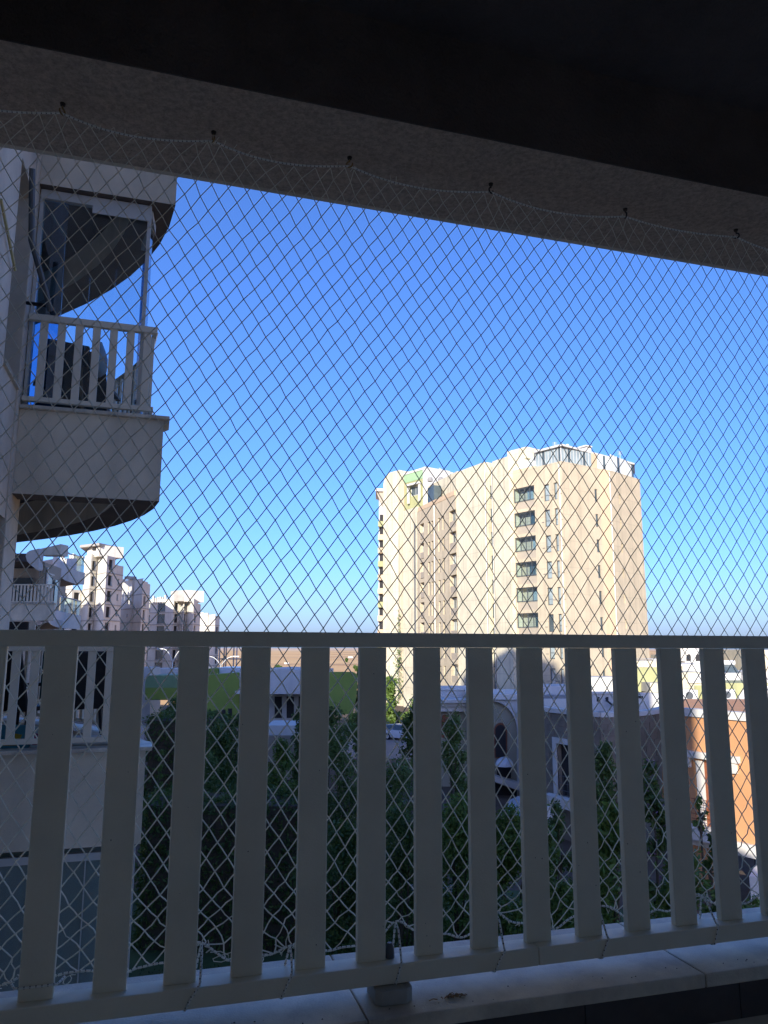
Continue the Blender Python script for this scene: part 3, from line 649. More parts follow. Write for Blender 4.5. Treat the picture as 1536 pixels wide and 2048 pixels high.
def tower():
    c = pt(1133, 92); t = thing('apartment_tower', 'tall cream and tan sunlit apartment tower with stepped curved front, centre right', 'apartment tower', (c[0], c[1], 0))
    ZT = 29.9
    # --- tan bay on the corner, left face with balconies and windows
    a, b = pt(1024, 91.5), pt(1133, 85); e1, e2, e3 = pt(1210, 88.6), pt(1232, 89.5), pt(1293, 94.5)
    wtop = zat(1112, 965.8, 85.98)
    zf = [wtop - 2.97 * k for k in range(9)]
    def col(p0, p1, u0, u1, v, dz): s0, z = onwall(u0, v, p0, p1); s1, _ = onwall(u1, v, p0, p1); return s0, s1, z
    ops = []; bal = []
    s0, s1, _ = col(a, b, 1027, 1069, 1000, 0); sA = (s0, s1)
    w1 = col(a, b, 1088, 1099, 1000, 0)[:2]; w2 = col(a, b, 1108, 1119, 1000, 0)[:2]
    for z in zf: ops += [(s0, s1, z - 2.35, z + .25), (*w1, z - 1.95, z), (*w2, z - 1.95, z)]
    dz_ = ops
    back = pt(1200, 104); back2 = pt(1060, 104)
    mb = MB(); block(mb, [a, b, back, back2], 0, ZT, {0: ops}, 1.0); part('wall', mb, M['tan'], t)
    for k, z in enumerate(zf):
        if z < 2: continue
        for ss_ in ((w1[0] - .38, w1[0] - .04), (w1[1] + .03, w2[0] - .03), (w2[1] + .04, w2[1] + .38)): m = MB(); m.obox(*[(a[0] + (b[0] - a[0]) * s / math.dist(a, b), a[1] + (b[1] - a[1]) * s / math.dist(a, b)) for s in ss_], .02, .07, z - 1.41, z - 1.37); part('drying_rail', m, M['frame'], t)
        window(t, a, b, (*w1, z - 1.95, z), .22, pane='panelight' if k != 5 else 'pane', nh=2); window(t, a, b, (*w2, z - 1.95, z), .22, pane='panelight', nh=2)
        window(t, a, b, (s0, s1, z - 1.4, z + .25), .20, 4, pane='glass', fr='frame')
        m = MB(); m.obox(*[(a[0] + (b[0] - a[0]) * s / math.dist(a, b), a[1] + (b[1] - a[1]) * s / math.dist(a, b)) for s in (s0, s1)], -.32, -.22, z - 2.35, z - 1.42); part('balustrade', m, M['taupe'], t)
        m = MB(); m.obox(*[(a[0] + (b[0] - a[0]) * s / math.dist(a, b), a[1] + (b[1] - a[1]) * s / math.dist(a, b)) for s in (s0 + .01, s1 - .01)], -1.05, -1.0, z - 2.35, z + .25); part('balcony_back', m, M['tan'], t)
        sd0 = s0 + (s1 - s0) * (.42 + .1 * (k % 3)); m = MB(); m.obox(*[(a[0] + (b[0] - a[0]) * s / math.dist(a, b), a[1] + (b[1] - a[1]) * s / math.dist(a, b)) for s in (sd0, sd0 + .9)], -.995, -.95, z - 2.3, z - .1); part('balcony_door', m, M['pane' if k % 2 else 'panelight'], t)
    # --- right face, three planes
    def strip(p0, p1, mt, ops=(), zt=ZT - .004, dep=.25, dpt=.8, name='wall'):
        dx, dy = p1[0] - p0[0], p1[1] - p0[1]; L = math.hypot(dx, dy); nx, ny = dy / L, -dx / L
        m = MB(); block(m, [p0, p1, (p1[0] - nx * dpt, p1[1] - ny * dpt), (p0[0] - nx * dpt, p0[1] - ny * dpt)], 0, zt, {0: ops}, dep); part(name, m, mt, t)
    n0 = col(b, e1, 1190, 1195.5, 1000, 0)[:2]
    ro = [(*n0, z - 1.75, z - .25) for z in zf]
    strip(b, e1, M['tan'], ro)
    for z in zf:
        if z > 3: window(t, b, e1, (*n0, z - 1.75, z - .25), .18)
    strip(e1, e2, M['sand'], zt=ZT - .008)
    n1 = col(e2, e3, 1238, 1241, 1000, 0)[:2]; strip(e2, e3, M['tan'], [(*n1, z - 1.5, z - .35) for z in zf], zt=ZT - .002)
    for u, Y in ((1127.5, 85.2), (1231, 89.3)): p = pt(u, Y); part('downpipe', MB().tube([(p[0], p[1], .5), (p[0], p[1], ZT - .3)], .07, 6), M['trim'], t)
    # rooftop glass room
    zr = 31.7
    def roomside(p0, p1, mt, n, fr='trim', z0=ZT, z1=zr):
        Q = lambda f: (p0[0] + (p1[0] - p0[0]) * f, p0[1] + (p1[1] - p0[1]) * f)
        for k in range(n):
            m = MB(); m.obox(Q((k + .06) / n), Q((k + .94) / n), -.06, -.02, z0 + .02, z1 - .05); part('glass_panel', m, M[mt] if (k % 5) != 2 else M['pane'], t)
            m = MB(); m.obox(Q((k - .05) / n), Q((k + .05) / n), -.10, .0, z0, z1 - .01); part('mullion', m, M[fr], t)
    a2, b2, c2, d2 = pt(1080, 88.6), pt(1133.5, 85.5), pt(1196, 88.4), pt(1207, 89)
    roomside(a2, b2, 'panelight', 8); roomside(b2, c2, 'panelight', 10); roomside(pt(1207, 89), pt(1236, 90), 'whitepanel', 5); roomside(pt(1236, 90), pt(1282, 94.5), 'whitepanel', 8, z1=zr + .3)
    m = MB(); m.obox(c2, d2, -.3, .0, ZT, zr); part('wall', m, M['sand'], t)
    rt = pt(1030, 92); m = MB(); m.prism([(a2[0] - .2, a2[1] - .3), (b2[0], b2[1] - .5), pt(1284, 94.2), pt(1284, 99), pt(1150, 99), pt(1075, 95)], zr, zr + .22); part('roof_slab', m, M['trim'], t)
    fl = MB(); fl.prism([(a2[0] + .2, a2[1] + .3), (b2[0], b2[1] + .5), pt(1280, 95), pt(1280, 99), pt(1150, 99), pt(1085, 95)], ZT + .01, ZT + .12); part('roof_floor', fl, M['roofgrey'], t)
    m = MB(); m.obox(pt(1186, 89), pt(1196, 89.5), -1.2, 0, zr + .22, zr + .95); m.obox(pt(1184, 88.8), pt(1197, 89.4), -1.3, .1, zr + .95, zr + 1.1); part('chimney', m, M['trim'], t)
    for u in (1134, 1147): p = pt(u, 87); part('vent', MB().lathe((p[0], p[1], zr + .2), [(.22, 0), (.22, .35), (.12, .5)], 8), M['white'], t)
    # sloped glass roof left of it
    q0, q1 = pt(1024, 91.6), pt(1080, 88.4); zl, zh = ZT + .25, zr + .6
    for k in range(9):
        f0, f1 = k / 9 + .006, (k + 1) / 9 - .006
        L = lambda f, o, z: (q0[0] + (q1[0] - q0[0]) * f + o * .62, q0[1] + (q1[1] - q0[1]) * f + o * .78, z)
        m = MB(); m.add([L(f0, 0, zl), L(f1, 0, zl), L(f1, 3.2, zh), L(f0, 3.2, zh), L(f0, 0.1, zl - .05), L(f1, .1, zl - .05), L(f1, 3.3, zh - .05), L(f0, 3.3, zh - .05)], [(0, 1, 2, 3), (7, 6, 5, 4), (0, 4, 5, 1), (2, 6, 7, 3), (1, 5, 6, 2), (0, 3, 7, 4)]); part('roof_panel', m, M['whitepanel'], t)
    m = MB(); m.obox(q0, q1, -.02, .1, ZT + .0, ZT + .25); part('parapet', m, M['sand'], t)
    # --- cream piers
    def pier(u0, Y0, u1, Y1, zt, mt, ops=(), dpt=9, name='wall', v=1100): p0, p1 = pt(u0, Y0), pt(u1, Y1); strip(p0, p1, mt, ops, zt, .4, dpt, name); return p0, p1
    p0, p1 = pier(990.5, 93.6, 1023.7, 90.7, 31.9, M['cream'])
    m = MB(); m.obox(pt(1022, 94), pt(1062, 91.5), -4, 0, 31.9, 33.3); part('roof_house', m, M['cream'], t)
    p0, p1 = pier(976.2, 96.2, 990.2, 95.2, 31.6, M['taupe'])
    sw = (onwall(979.5, 1000, p0, p1)[0], onwall(986, 1000, p0, p1)[0])
    for k in range(10):
        z = zat(982, 964.5, 93.3) - 2.97 * k
        if z > 3: window(t, p0, p1, (*sw, z - 1.7, z), -.08, pane='pane', nh=2)
        m = MB(); 
    for u in (974.8, 988.8): p = pt(u, 94.4); part('downpipe', MB().tube([(p[0], p[1], .5), (p[0], p[1], 31)], .06, 6), M['trim'], t)
    pier(915, 101, 974, 95, 32.2, M['cream'])
    for k in range(5): p = pt(917 + k * 3, 100.4 - k * .3); 
    # --- tan bay facing left with two balcony columns
    f0, f1 = pt(835, 117.3), pt(913.5, 103.3); wt = zat(902, 1021, 103.9)
    sB = (onwall(899, 1100, f0, f1)[0], onwall(912.3, 1100, f0, f1)[0]); sC = (onwall(839.5, 1100, f0, f1)[0], onwall(848, 1100, f0, f1)[0])
    ws = [(onwall(u, 1100, f0, f1)[0], onwall(u + d_, 1100, f0, f1)[0]) for u, d_ in ((856, 4), (862.5, 4), (876.5, 4), (885, 4))]
    ops = []
    for k in range(8):
        z = wt - 2.97 * k; ops += [(*sB, z - 2.3, z + .1), (*sC, z - 2.4, z)] + [(*x, z - 2.1, z - .2) for x in ws]
    strip(f0, f1, M['tan'], ops, ZT - .3, .8, 6)
    for k in range(8):
        z = wt - 2.97 * k
        if z < 3: continue
        for x in ws: window(t, f0, f1, (*x, z - 2.1, z - .2), .3, pane='panelight')
        for x in (sB, sC):
            window(t, f0, f1, (*x, z - 2.4, z - .02), .6, 3, pane='pane' if (k + (x is sB)) % 3 else 'panelight', fr='steel')
            A_, B_ = [(f0[0] + (f1[0] - f0[0]) * s / math.dist(f0, f1), f0[1] + (f1[1] - f0[1]) * s / math.dist(f0, f1)) for s in (x[0] + .02, x[1] - .02)]
            m = MB(); m.obox(A_, B_, -.12, -.06, z - 2.3, z - 1.4); part('balustrade', m, M['taupe'], t)
    for u, Y in ((871, 110),): 
        s = onwall(u, 1100, f0, f1)[0]; L = math.dist(f0, f1); x, y = f0[0] + (f1[0] - f0[0]) * s / L, f0[1] + (f1[1] - f0[1]) * s / L
        part('downpipe', MB().tube([(x - .15, y - .1, .5), (x - .15, y - .1, ZT - .5)], .09, 6), M['trim'], t)
    m = MB(); m.obox(pt(838, 117), pt(913, 103.6), -.3, .15, ZT - .3, ZT + .35); part('parapet', m, M['sand'], t)
    m = MB(); m.obox(pt(853, 114), pt(866, 112), -1.5, -.3, ZT + .3, ZT + 2.9); part('roof_room', m, M['pane'], t)
    m = MB(); m.obox(pt(862, 113), pt(913, 104.5), -5, -4.8, ZT, 31.5); part('penthouse_wall', m, M['tan'], t)
    m = MB(); m.obox(pt(852, 119.5), pt(916, 108), -.8, -.1, 31.2, 34.0); part('penthouse_parapet', m, M['cream'], t)
    m = MB(); m.obox(pt(852, 119.6), pt(916, 108.1), -.9, -.3, 26, 31.19); part('penthouse_wall', m, M['sand'], t)
    for u in (862, 884, 899): p = pt(u, 115); part('vent', MB().lathe((p[0], p[1], 34.0), [(.4, 0), (.4, .4), (.2, .7)], 8), M['roofgrey'], t)
    # --- cream curved piece and green bay at the far left
    pier(806.5, 121.8, 834.6, 117.8, 30.6, M['cream'], dpt=6)
    s = pt(829, 117.9); part('downpipe', MB().tube([(s[0], s[1] - .3, .5), (s[0], s[1] - .3, 28)], .07, 6), M['pipe'], t)
    g0, g1 = pt(808.5, 123.5), pt(849.5, 119.2)
    wo = (onwall(821, 980, g0, g1)[0], onwall(840, 980, g0, g1)[0], onwall(830, 991, g0, g1)[1], onwall(830, 972, g0, g1)[1])
    z3 = onwall(830, 961, g0, g1)[1]; zt = onwall(830, 944.5, g0, g1)[1]
    m = MB(); dxy = (g1[0] - g0[0], g1[1] - g0[1]); L = math.hypot(*dxy); nx, ny = dxy[1] / L, -dxy[0] / L
    block(m, [g0, g1, (g1[0] - nx * 6, g1[1] - ny * 6), (g0[0] - nx * 6, g0[1] - ny * 6)], 22, z3, {0: [wo]}, .3); part('bay_wall', m, M['lime'], t)
    m = MB(); m.obox(g0, g1, -6, .06, z3 + .003, zt); part('bay_top', m, M['mint'], t)
    m = MB(); m.obox(g0, g1, -6.1, .15, zt + .002, zt + .35); m.obox(pt(849.6, 119.1), pt(853.6, 118.7), -5, .25, 24, zt + .34); part('trim', m, M['trim'], t)
    window(t, g0, g1, wo, .2, 2, fr='wframe')
    m = MB(); m.obox(pt(818, 122), pt(844, 119.6), .05, .6, wo[3] + .05, wo[3] + .35); part('window_hood', m, M['trim'], t)
    for u in (819.5, 842): m = MB(); m.obox(pt(u - 1, 122.2 - (u - 819) * .1), pt(u + 1, 122 - (u - 819) * .1), .05, .4, wo[2] - 1.2, wo[3] + .05); part('trim', m, M['trim'], t)
    pier(796.5, 124.0, 808.3, 123.2, zat(802, 966, 124), M['tan'], dpt=5)
    # rounded top pier
    p0, p1 = pt(766, 127.5), pt(799, 124.2); L = math.dist(p0, p1); dx, dy = (p1[0] - p0[0]) / L, (p1[1] - p0[1]) / L; nx, ny = dy, -dx
    zt = zat(790, 942, 125); rr = 1.9; prof = [(0, 0), (L, 0), (L, zt)] + [(rr - rr * math.sin(q), zt - rr + rr * math.cos(q)) for q in np.linspace(0, math.pi / 2, 9)]
    m = MB(); n = len(prof); m.add([(p0[0] + dx * s_, p0[1] + dy * s_, z) for s_, z in prof] + [(p0[0] + dx * s_ - nx * 8, p0[1] + dy * s_ - ny * 8, z) for s_, z in prof], [tuple(range(n)), tuple(range(2 * n - 1, n - 1, -1))] + [(i, n + i, n + (i + 1) % n, (i + 1) % n) for i in range(n)]); part('wall', m, M['cream'], t)
    m = MB(); m.obox(pt(798.6, 124.6), pt(806, 123.4), -3, 0, 0, 27.8); part('wall', m, M['cream'], t)
    s = pt(797.5, 124.0); part('downpipe', MB().tube([(s[0], s[1] - .2, .5), (s[0], s[1] - .2, 27)], .07, 6), M['beam'], t)
    # --- lit body behind everything so the blocks read as one building
    m = MB(); m.prism([pt(840, 121), pt(912, 110), pt(980, 101), pt(1030, 97), pt(1140, 97), pt(1270, 99), pt(1250, 112), pt(1000, 125), pt(860, 132)], 0, 29.2); part('core', m, M['tan'], t)
    # creeper climbing the wall
    v = MB(); pc = pt(797, 123.6)
    for k in range(420):
        f = nrs.beta(1.1, 1.6); z = 1 + f * 14; wd = .9 * (1 - f) + .12; x = pc[0] + nrs.normal() * wd * .45; y = pc[1] - .3 - nrs.rand() * .3; s = .16
        a_ = nrs.normal(size=3) * s; b_ = nrs.normal(size=3) * s
        v.add([(x, y, z), (x + a_[0], y + a_[1] * .5, z + a_[2]), (x + b_[0], y + b_[1] * .5, z + b_[2])], [(0, 1, 2)])
    solo('creeper', v, M['leaflit'], 'green creeper climbing the cream wall at the left foot of the tower', 'creeper', (pc[0], pc[1] - .4, 1), kind=None)
    return t
tower()

# narrow tower showing at the left edge of the big one
def edge_tower():
    p0, p1 = pt(757, 170), pt(790, 170); t = thing('apartment_tower', 'far tower showing only as a thin strip of balconies left of the cream tower', 'apartment tower', (p0[0], p0[1], 0))
    m = MB(); m.obox(p0, p1, -14, 0, 0, zat(760, 988, 170)); part('wall', m, M['whitewall'], t)
    for k in range(13):
        z = zat(760, 1045, 170) - 2.97 * k
        if z < 1: break
        m = MB(); m.obox(pt(755.5, 170), pt(768, 170), .01, 1.3, z - 1.1, z + .1); part('balcony', m, M['lime'] if k % 3 == 0 else M['sand'], t)
        m = MB(); m.obox(pt(759, 169.8), pt(768, 169.8), .01, .1, z + .12, z + 1.75); part('opening', m, M['dark'], t)
    z = zat(760, 985, 170)
    m = MB(); m.obox(pt(750, 169), pt(790, 169), -9, 1, z - .1, z + .5); part('roof_slab', m, M['trim'], t)
    m = MB(); q0, q1 = pt(751.5, 168.6), pt(766, 168.6); m.add([(q0[0], q0[1], z - .1), (q1[0], q1[1], z - .1), (q1[0], q1[1], z - 3.6), (q0[0] + .6, q0[1], z - 1.6), (q0[0], q0[1] + 5, z - .1), (q1[0], q1[1] + 5, z - .1), (q1[0], q1[1] + 5, z - 3.6), (q0[0] + .6, q0[1] + 5, z - 1.6)], [(0, 1, 2, 3), (7, 6, 5, 4), (0, 3, 7, 4), (3, 2, 6, 7)]); part('curved_eave', m, M['taupe'], t)
edge_tower()

# ------------------------------------------------------------------ unfinished white blocks on the left
def white_block(label, line, ztv, Yref, depth, floorz, wins, extra=None, beams=True):
    """line: [(u,Y)...] front wall, ztv: pixel rows of the top for each wall piece, wins: {piece:[(f0,f1,kind)]}"""
    P = [pt(u, Y) for u, Y in line]; t = thing('unfinished_block', label, 'unfinished building', (P[0][0], P[0][1], 0))
    for i in range(len(P) - 1):
        p0, p1 = P[i], P[i + 1]; um = (line[i][0] + line[i + 1][0]) / 2; Ym = (line[i][1] + line[i + 1][1]) / 2; zt = zat(um, ztv[i], Ym)
        L = math.dist(p0, p1); ops = []
        for f0, f1, za, zb in wins.get(i, []):
            for z in floorz:
                if z + zb < zt - .4 and z + za > 0: ops.append((f0 * L, f1 * L, z + za, z + zb))
        dx, dy = (p1[0] - p0[0]) / L, (p1[1] - p0[1]) / L; nx, ny = dy, -dx
        q = [p0, p1, (p1[0] - nx * .35 + 0, p1[1] - ny * .35), (p0[0] - nx * .35, p0[1] - ny * .35)]
        m = MB(); P_ = wallface(m, p0, p1, 0, zt, ops, .3)
        m.add([(*q[0], zt), (*q[1], zt), (*q[2], zt), (*q[3], zt)], [(0, 1, 2, 3)])
        part('wall', m, M['block'], t)
        for o in ops:
            s0, s1, za, zb = o; m = MB(); A_ = (p0[0] + dx * s0, p0[1] + dy * s0); B_ = (p0[0] + dx * s1, p0[1] + dy * s1)
            m.obox(A_, B_, -.42, -.31, za, zb); part('window', m, M['dark'] if (s1 - s0) < 2.2 else M['pane'], t)
            m = MB(); m.obox(A_, B_, .01, .07, za - .14, za - .002); part('sill', m, M['beam'], t)
        if beams:
            for z in floorz:
                if .5 < z < zt - .6: m = MB(); m.obox(p0, p1, .004, .07, z - .22, z - .02); part('floor_band', m, M['beam'], t)
    c = MB(); zt = min(zat((line[i][0] + line[i + 1][0]) / 2, ztv[i], (line[i][1] + line[i + 1][1]) / 2) for i in range(len(P) - 1)) - .5
    ym = max(p[1] for p in line[1:-1]) + 1.5
    c.prism([pt(line[0][0] + 4, ym + 2), pt(line[-1][0] - 4, ym + 2), pt(line[-1][0] - 3, ym + depth), pt(line[0][0] + 4, ym + depth)], 0, zt); part('core', c, M['beam'], t)
    if extra: extra(t)
    return t
nw = (.28, .72, .55, 2.3)
z1 = zat(217, 1116.9, 144.7) - 2.35
def ex1(t):
    m = MB(); m.obox(pt(168, 151), pt(192, 147.5), -5, 0, zat(180, 1115, 150), zat(180, 1093, 150)); part('stair_head', m, M['block'], t)
    m = MB(); m.obox(pt(178, 149), pt(184, 148.2), .02, .06, zat(180, 1101, 149), zat(180, 1095, 149)); part('window', m, M['dark'], t)
    m = MB(); m.prism([pt(152, 150), pt(191, 146.5), pt(226, 152), pt(226, 158), pt(170, 160)], zat(180, 1094, 149), zat(180, 1089, 149)); part('roof_slab', m, M['beam'], t)
    for u, Y in ((191, 147.5), (209, 150.5), (224, 153)): m = MB(); m.obox(pt(u, Y), pt(u + 2.5, Y), -.3, 0, zat(200, 1116, 150), zat(200, 1093, 150)); part('column', m, M['beam'], t)
    for k in range(9):
        u = 112 + k * 6 + nrs.rand() * 3; m = MB(); z = zat(u, 1118, 149); m.obox(pt(u, 151), pt(u + 4, 151), -1, 0, z - 1, z + nrs.uniform(.2, 1.4)); part('roof_stub', m, M['block'], t)
white_block('tallest unfinished white block behind the curved balconies, with a flat concrete roof house on top', [(84, 153), (118, 151), (143, 148.5), (164, 151.2), (177, 148), (190, 150.6), (209, 146.5), (226, 149.6), (243, 153)], [1140, 1120, 1180, 1110, 1110, 1114, 1113, 1131], 145, 14, [z1 - 3.01 * k for k in range(-1, 9)],
            {1: [(.3, .6, .6, 2.2)], 2: [(.2, .75, .5, 2.3)], 4: [(.2, .8, .5, 2.4)], 6: [(.25, .78, .5, 2.5)], 7: [(.4, .6, .9, 2.1)]}, ex1)
z2 = zat(290, 1165.7, 165) - 2.3
def ex2(t):
    m = MB(); m.obox(pt(246, 168), pt(254, 167), -2, 0, zat(250, 1158, 167), zat(250, 1152, 167)); part('roof_stub', m, M['beam'], t)
white_block('unfinished white block second from the left, lower than the roof-house block', [(238, 172), (249, 170), (262, 168), (266, 168.6), (284, 164.5), (294, 167.8), (299, 171)], [1158, 1160, 1160, 1158, 1163, 1168], 165, 14, [z2 - 2.97 * k for k in range(-1, 9)], {1: [(.45, .6, 1.2, 1.8)], 4: [(.3, .75, .5, 2.5)]}, ex2)
z3 = zat(320, 1205, 190) - 2.3
def ex3(t):
    m = MB(); m.obox(pt(341, 194), pt(370, 188), -5, 0, zat(350, 1204, 190), zat(350, 1181, 190)); part('stair_head', m, M['block'], t)
    m = MB(); m.obox(pt(370, 188.2), pt(386, 193), -3, 0, zat(380, 1204, 192), zat(380, 1183, 192)); part('stair_head', m, M['beam'], t)
    m = MB(); m.obox(pt(360, 190), pt(365, 189), .02, .07, zat(362, 1193, 190), zat(362, 1185, 190)); part('window', m, M['dark'], t)
    for k in range(7): u = 305 + k * 4.6; m = MB(); z = zat(u, 1199, 192); m.obox(pt(u, 192), pt(u + 2.5, 192), -1, 0, z - 1, z + nrs.uniform(.1, 1.1)); part('roof_stub', m, M['block'], t)
white_block('unfinished white block with wide dark window holes, behind the street lamp', [(297, 196), (302, 193), (348, 190.5), (360, 193), (369, 190), (374, 192), (388, 187.5), (396, 191), (402, 195)], [1200, 1198, 1196, 1194, 1196, 1196, 1200, 1208], 190, 14, [z3 - 2.92 * k for k in range(-1, 9)],
            {0: [(.1, .9, .2, 2.4)], 1: [(.30, .64, .2, 2.45)], 2: [(.2, .8, .4, 2.5)], 4: [(.1, .9, .5, 2.5)], 6: [(.25, .7, .4, 2.5)]}, ex3)
z4 = zat(434, 1233, 225) - 2.3
def ex4(t):
    pass
white_block('farthest unfinished white block, the short one next to open sky', [(396, 236), (408, 234), (417, 232), (419, 232.5), (432, 228), (441, 231.5)], [1225, 1226, 1226, 1229, 1232], 225, 14, [z4 - 2.9 * k for k in range(-1, 9)], {1: [(.4, .6, .8, 2)], 4: [(.3, .75, .4, 2.4)]}, ex4)
# bare concrete frame beside it
def frame():
    t = thing('concrete_frame', 'bare concrete frame of an unbuilt block with the tan field seen through it', 'concrete frame', (*pt(460, 236), 0))
    for u in (442, 451, 455, 470, 476, 490, 495): m = MB(); m.obox(pt(u, 236), pt(u + 2.2, 236), -.5, 0, 0, zat(460, 1284, 236)); part('column', m, M['whitewall'] if u in (442, 476) else M['beam'], t)
    for v in (1287, 1317, 1338): m = MB(); z = zat(460, v, 236); m.obox(pt(441, 235.8), pt(498, 235.8), -6, -.05, z - .3, z); part('slab', m, M['beam'], t)
frame()
# added, unseen block outside the view on the left that throws the shade on the white buildings
t = thing('shade_block', 'unseen plain block added beyond the left edge to shade the white blocks', 'apartment building', (-75, 104, 0))
m = MB(); m.prism([(-92, 100), (-62, 100), (-62, 112), (-92, 112)], 0, 29.5); part('wall', m, M['cream'], t)

# ------------------------------------------------------------------ the wing's far balconies
def far_balcony():
    Y = 36.; t = thing('far_balcony', 'small balcony with white slats further along the wing, below the dark overhang', 'balcony', (*pt(65, Y), zat(65, 1240, Y)))
    p0, p1 = pt(-30, Y), pt(109, Y - .0)
    def zz(v): return zat(60, v, Y)
    m = MB(); m.obox(p0, p1, -.2, 0, zz(1241), zz(1208)); part('parapet', m, M['stucco_grey'], t)
    m = MB(); m.obox(p0, pt(111, Y), -.25, .05, zz(1207.5), zz(1205.5)); part('marble_cap', m, M['marble'], t)
    m = MB(); m.obox(p0, pt(110, Y), -.08, -.02, zz(1170.5), zz(1168)); part('handrail', m, M['alu_n'], t)
    m = MB(); m.obox(p0, pt(107, Y), -.08, -.02, zz(1204.5), zz(1202.5)); part('bottom_rail', m, M['alu_n'], t)
    x = -25
    while x < 106: m = MB(); m.obox(pt(x, Y), pt(x + 3.3, Y), -.06, -.03, zz(1202.4), zz(1170.6)); part('slat', m, M['alu_n'], t); x += 7
    # room behind: dark opening, brown wall with a window, ceiling above
    m = MB(); m.obox(pt(-40, Y + 3), pt(74, Y + 3), -.1, 0, zz(1300), zz(1105)); part('wall', m, M['stucco'], t)
    m = MB(); m.obox(pt(20, Y + 2.9), pt(62, Y + 2.9), 0, .05, zz(1203), zz(1145)); part('door', m, M['pane'], t)
    m = MB(); m.obox(pt(84, Y + .9), pt(118, Y + 4), -.2, 0, zz(1206), zz(1120)); part('wall', m, M['taupe'], t)
    wf = MB(); wf.obox(pt(88, Y + 1.1), pt(91, Y + 1.3), .01, .06, zz(1170), zz(1130)); wf.obox(pt(91.2, Y + 1.4), pt(103, Y + 2.3), .01, .06, zz(1143), zz(1140)); part('window_frame', wf, M['wframe'], t)
    m = MB(); m.obox(pt(91.2, Y + 1.4), pt(99, Y + 2.1), .01, .05, zz(1170), zz(1143.5)); part('pane', m, M['pane'], t)
    m = MB(); m.obox(pt(106, Y + 2.6), pt(112, Y + 3.2), .01, .05, zz(1205), zz(1150)); part('pane', m, M['pane'], t)
    m = MB(); m.prism([pt(-30, Y - .2), pt(80, Y - .2), pt(79, Y + 4), pt(-30, Y + 4)], zz(1124), zz(1108)); part('soffit', m, M['ceiling'], t)  # dark colour stands in for the shade under the overhang
    m = MB(); m.prism([pt(-30, Y), pt(70, Y), pt(122, Y + 4), pt(110, Y + 8), pt(-30, Y + 8)], zz(1290), zz(1262)); part('storey_below', m, M['taupe'], t)
    m = MB(); m.obox(pt(-30, Y + 1.5), pt(60, Y + 1.5), -.1, 0, zz(1300), zz(1241.5)); part('opening', m, M['dark'], t)
far_balcony()
def fin():
    Y = 35.; Z = lambda v, y=35.: zat(70, v, y)
    t = thing('balcony_fin', 'white pointed parapet fin hanging below the dark overhang', 'parapet fin', (*pt(70, Y), Z(1140)))
    prof = [(51, 1112), (54, 1105), (60, 1101), (78, 1097), (77, 1138), (75.5, 1141), (60, 1129), (54, 1122)]
    A_ = [at(u, v, Y) for u, v in prof]; B_ = [(p[0] + .1, p[1] + .22, p[2]) for p in A_]; n = len(prof)
    m = MB(); m.add([tuple(p) for p in A_] + B_, [tuple(range(n)), tuple(range(2 * n - 1, n - 1, -1))] + [(i, n + i, n + (i + 1) % n, (i + 1) % n) for i in range(n)]); part('panel', m, M['trim'], t)
    prof = [(78.4, 1098), (122, 1088), (121, 1110.5), (78.2, 1110.5)]; A_ = [at(u, v, Y + .3) for u, v in prof]; B_ = [(p[0] + .1, p[1] + .6, p[2]) for p in A_]; n = 4
    m = MB(); m.add([tuple(p) for p in A_] + B_, [tuple(range(n)), tuple(range(2 * n - 1, n - 1, -1))] + [(i, n + i, n + (i + 1) % n, (i + 1) % n) for i in range(n)]); part('parapet', m, M['stucco_grey'], t)
fin()
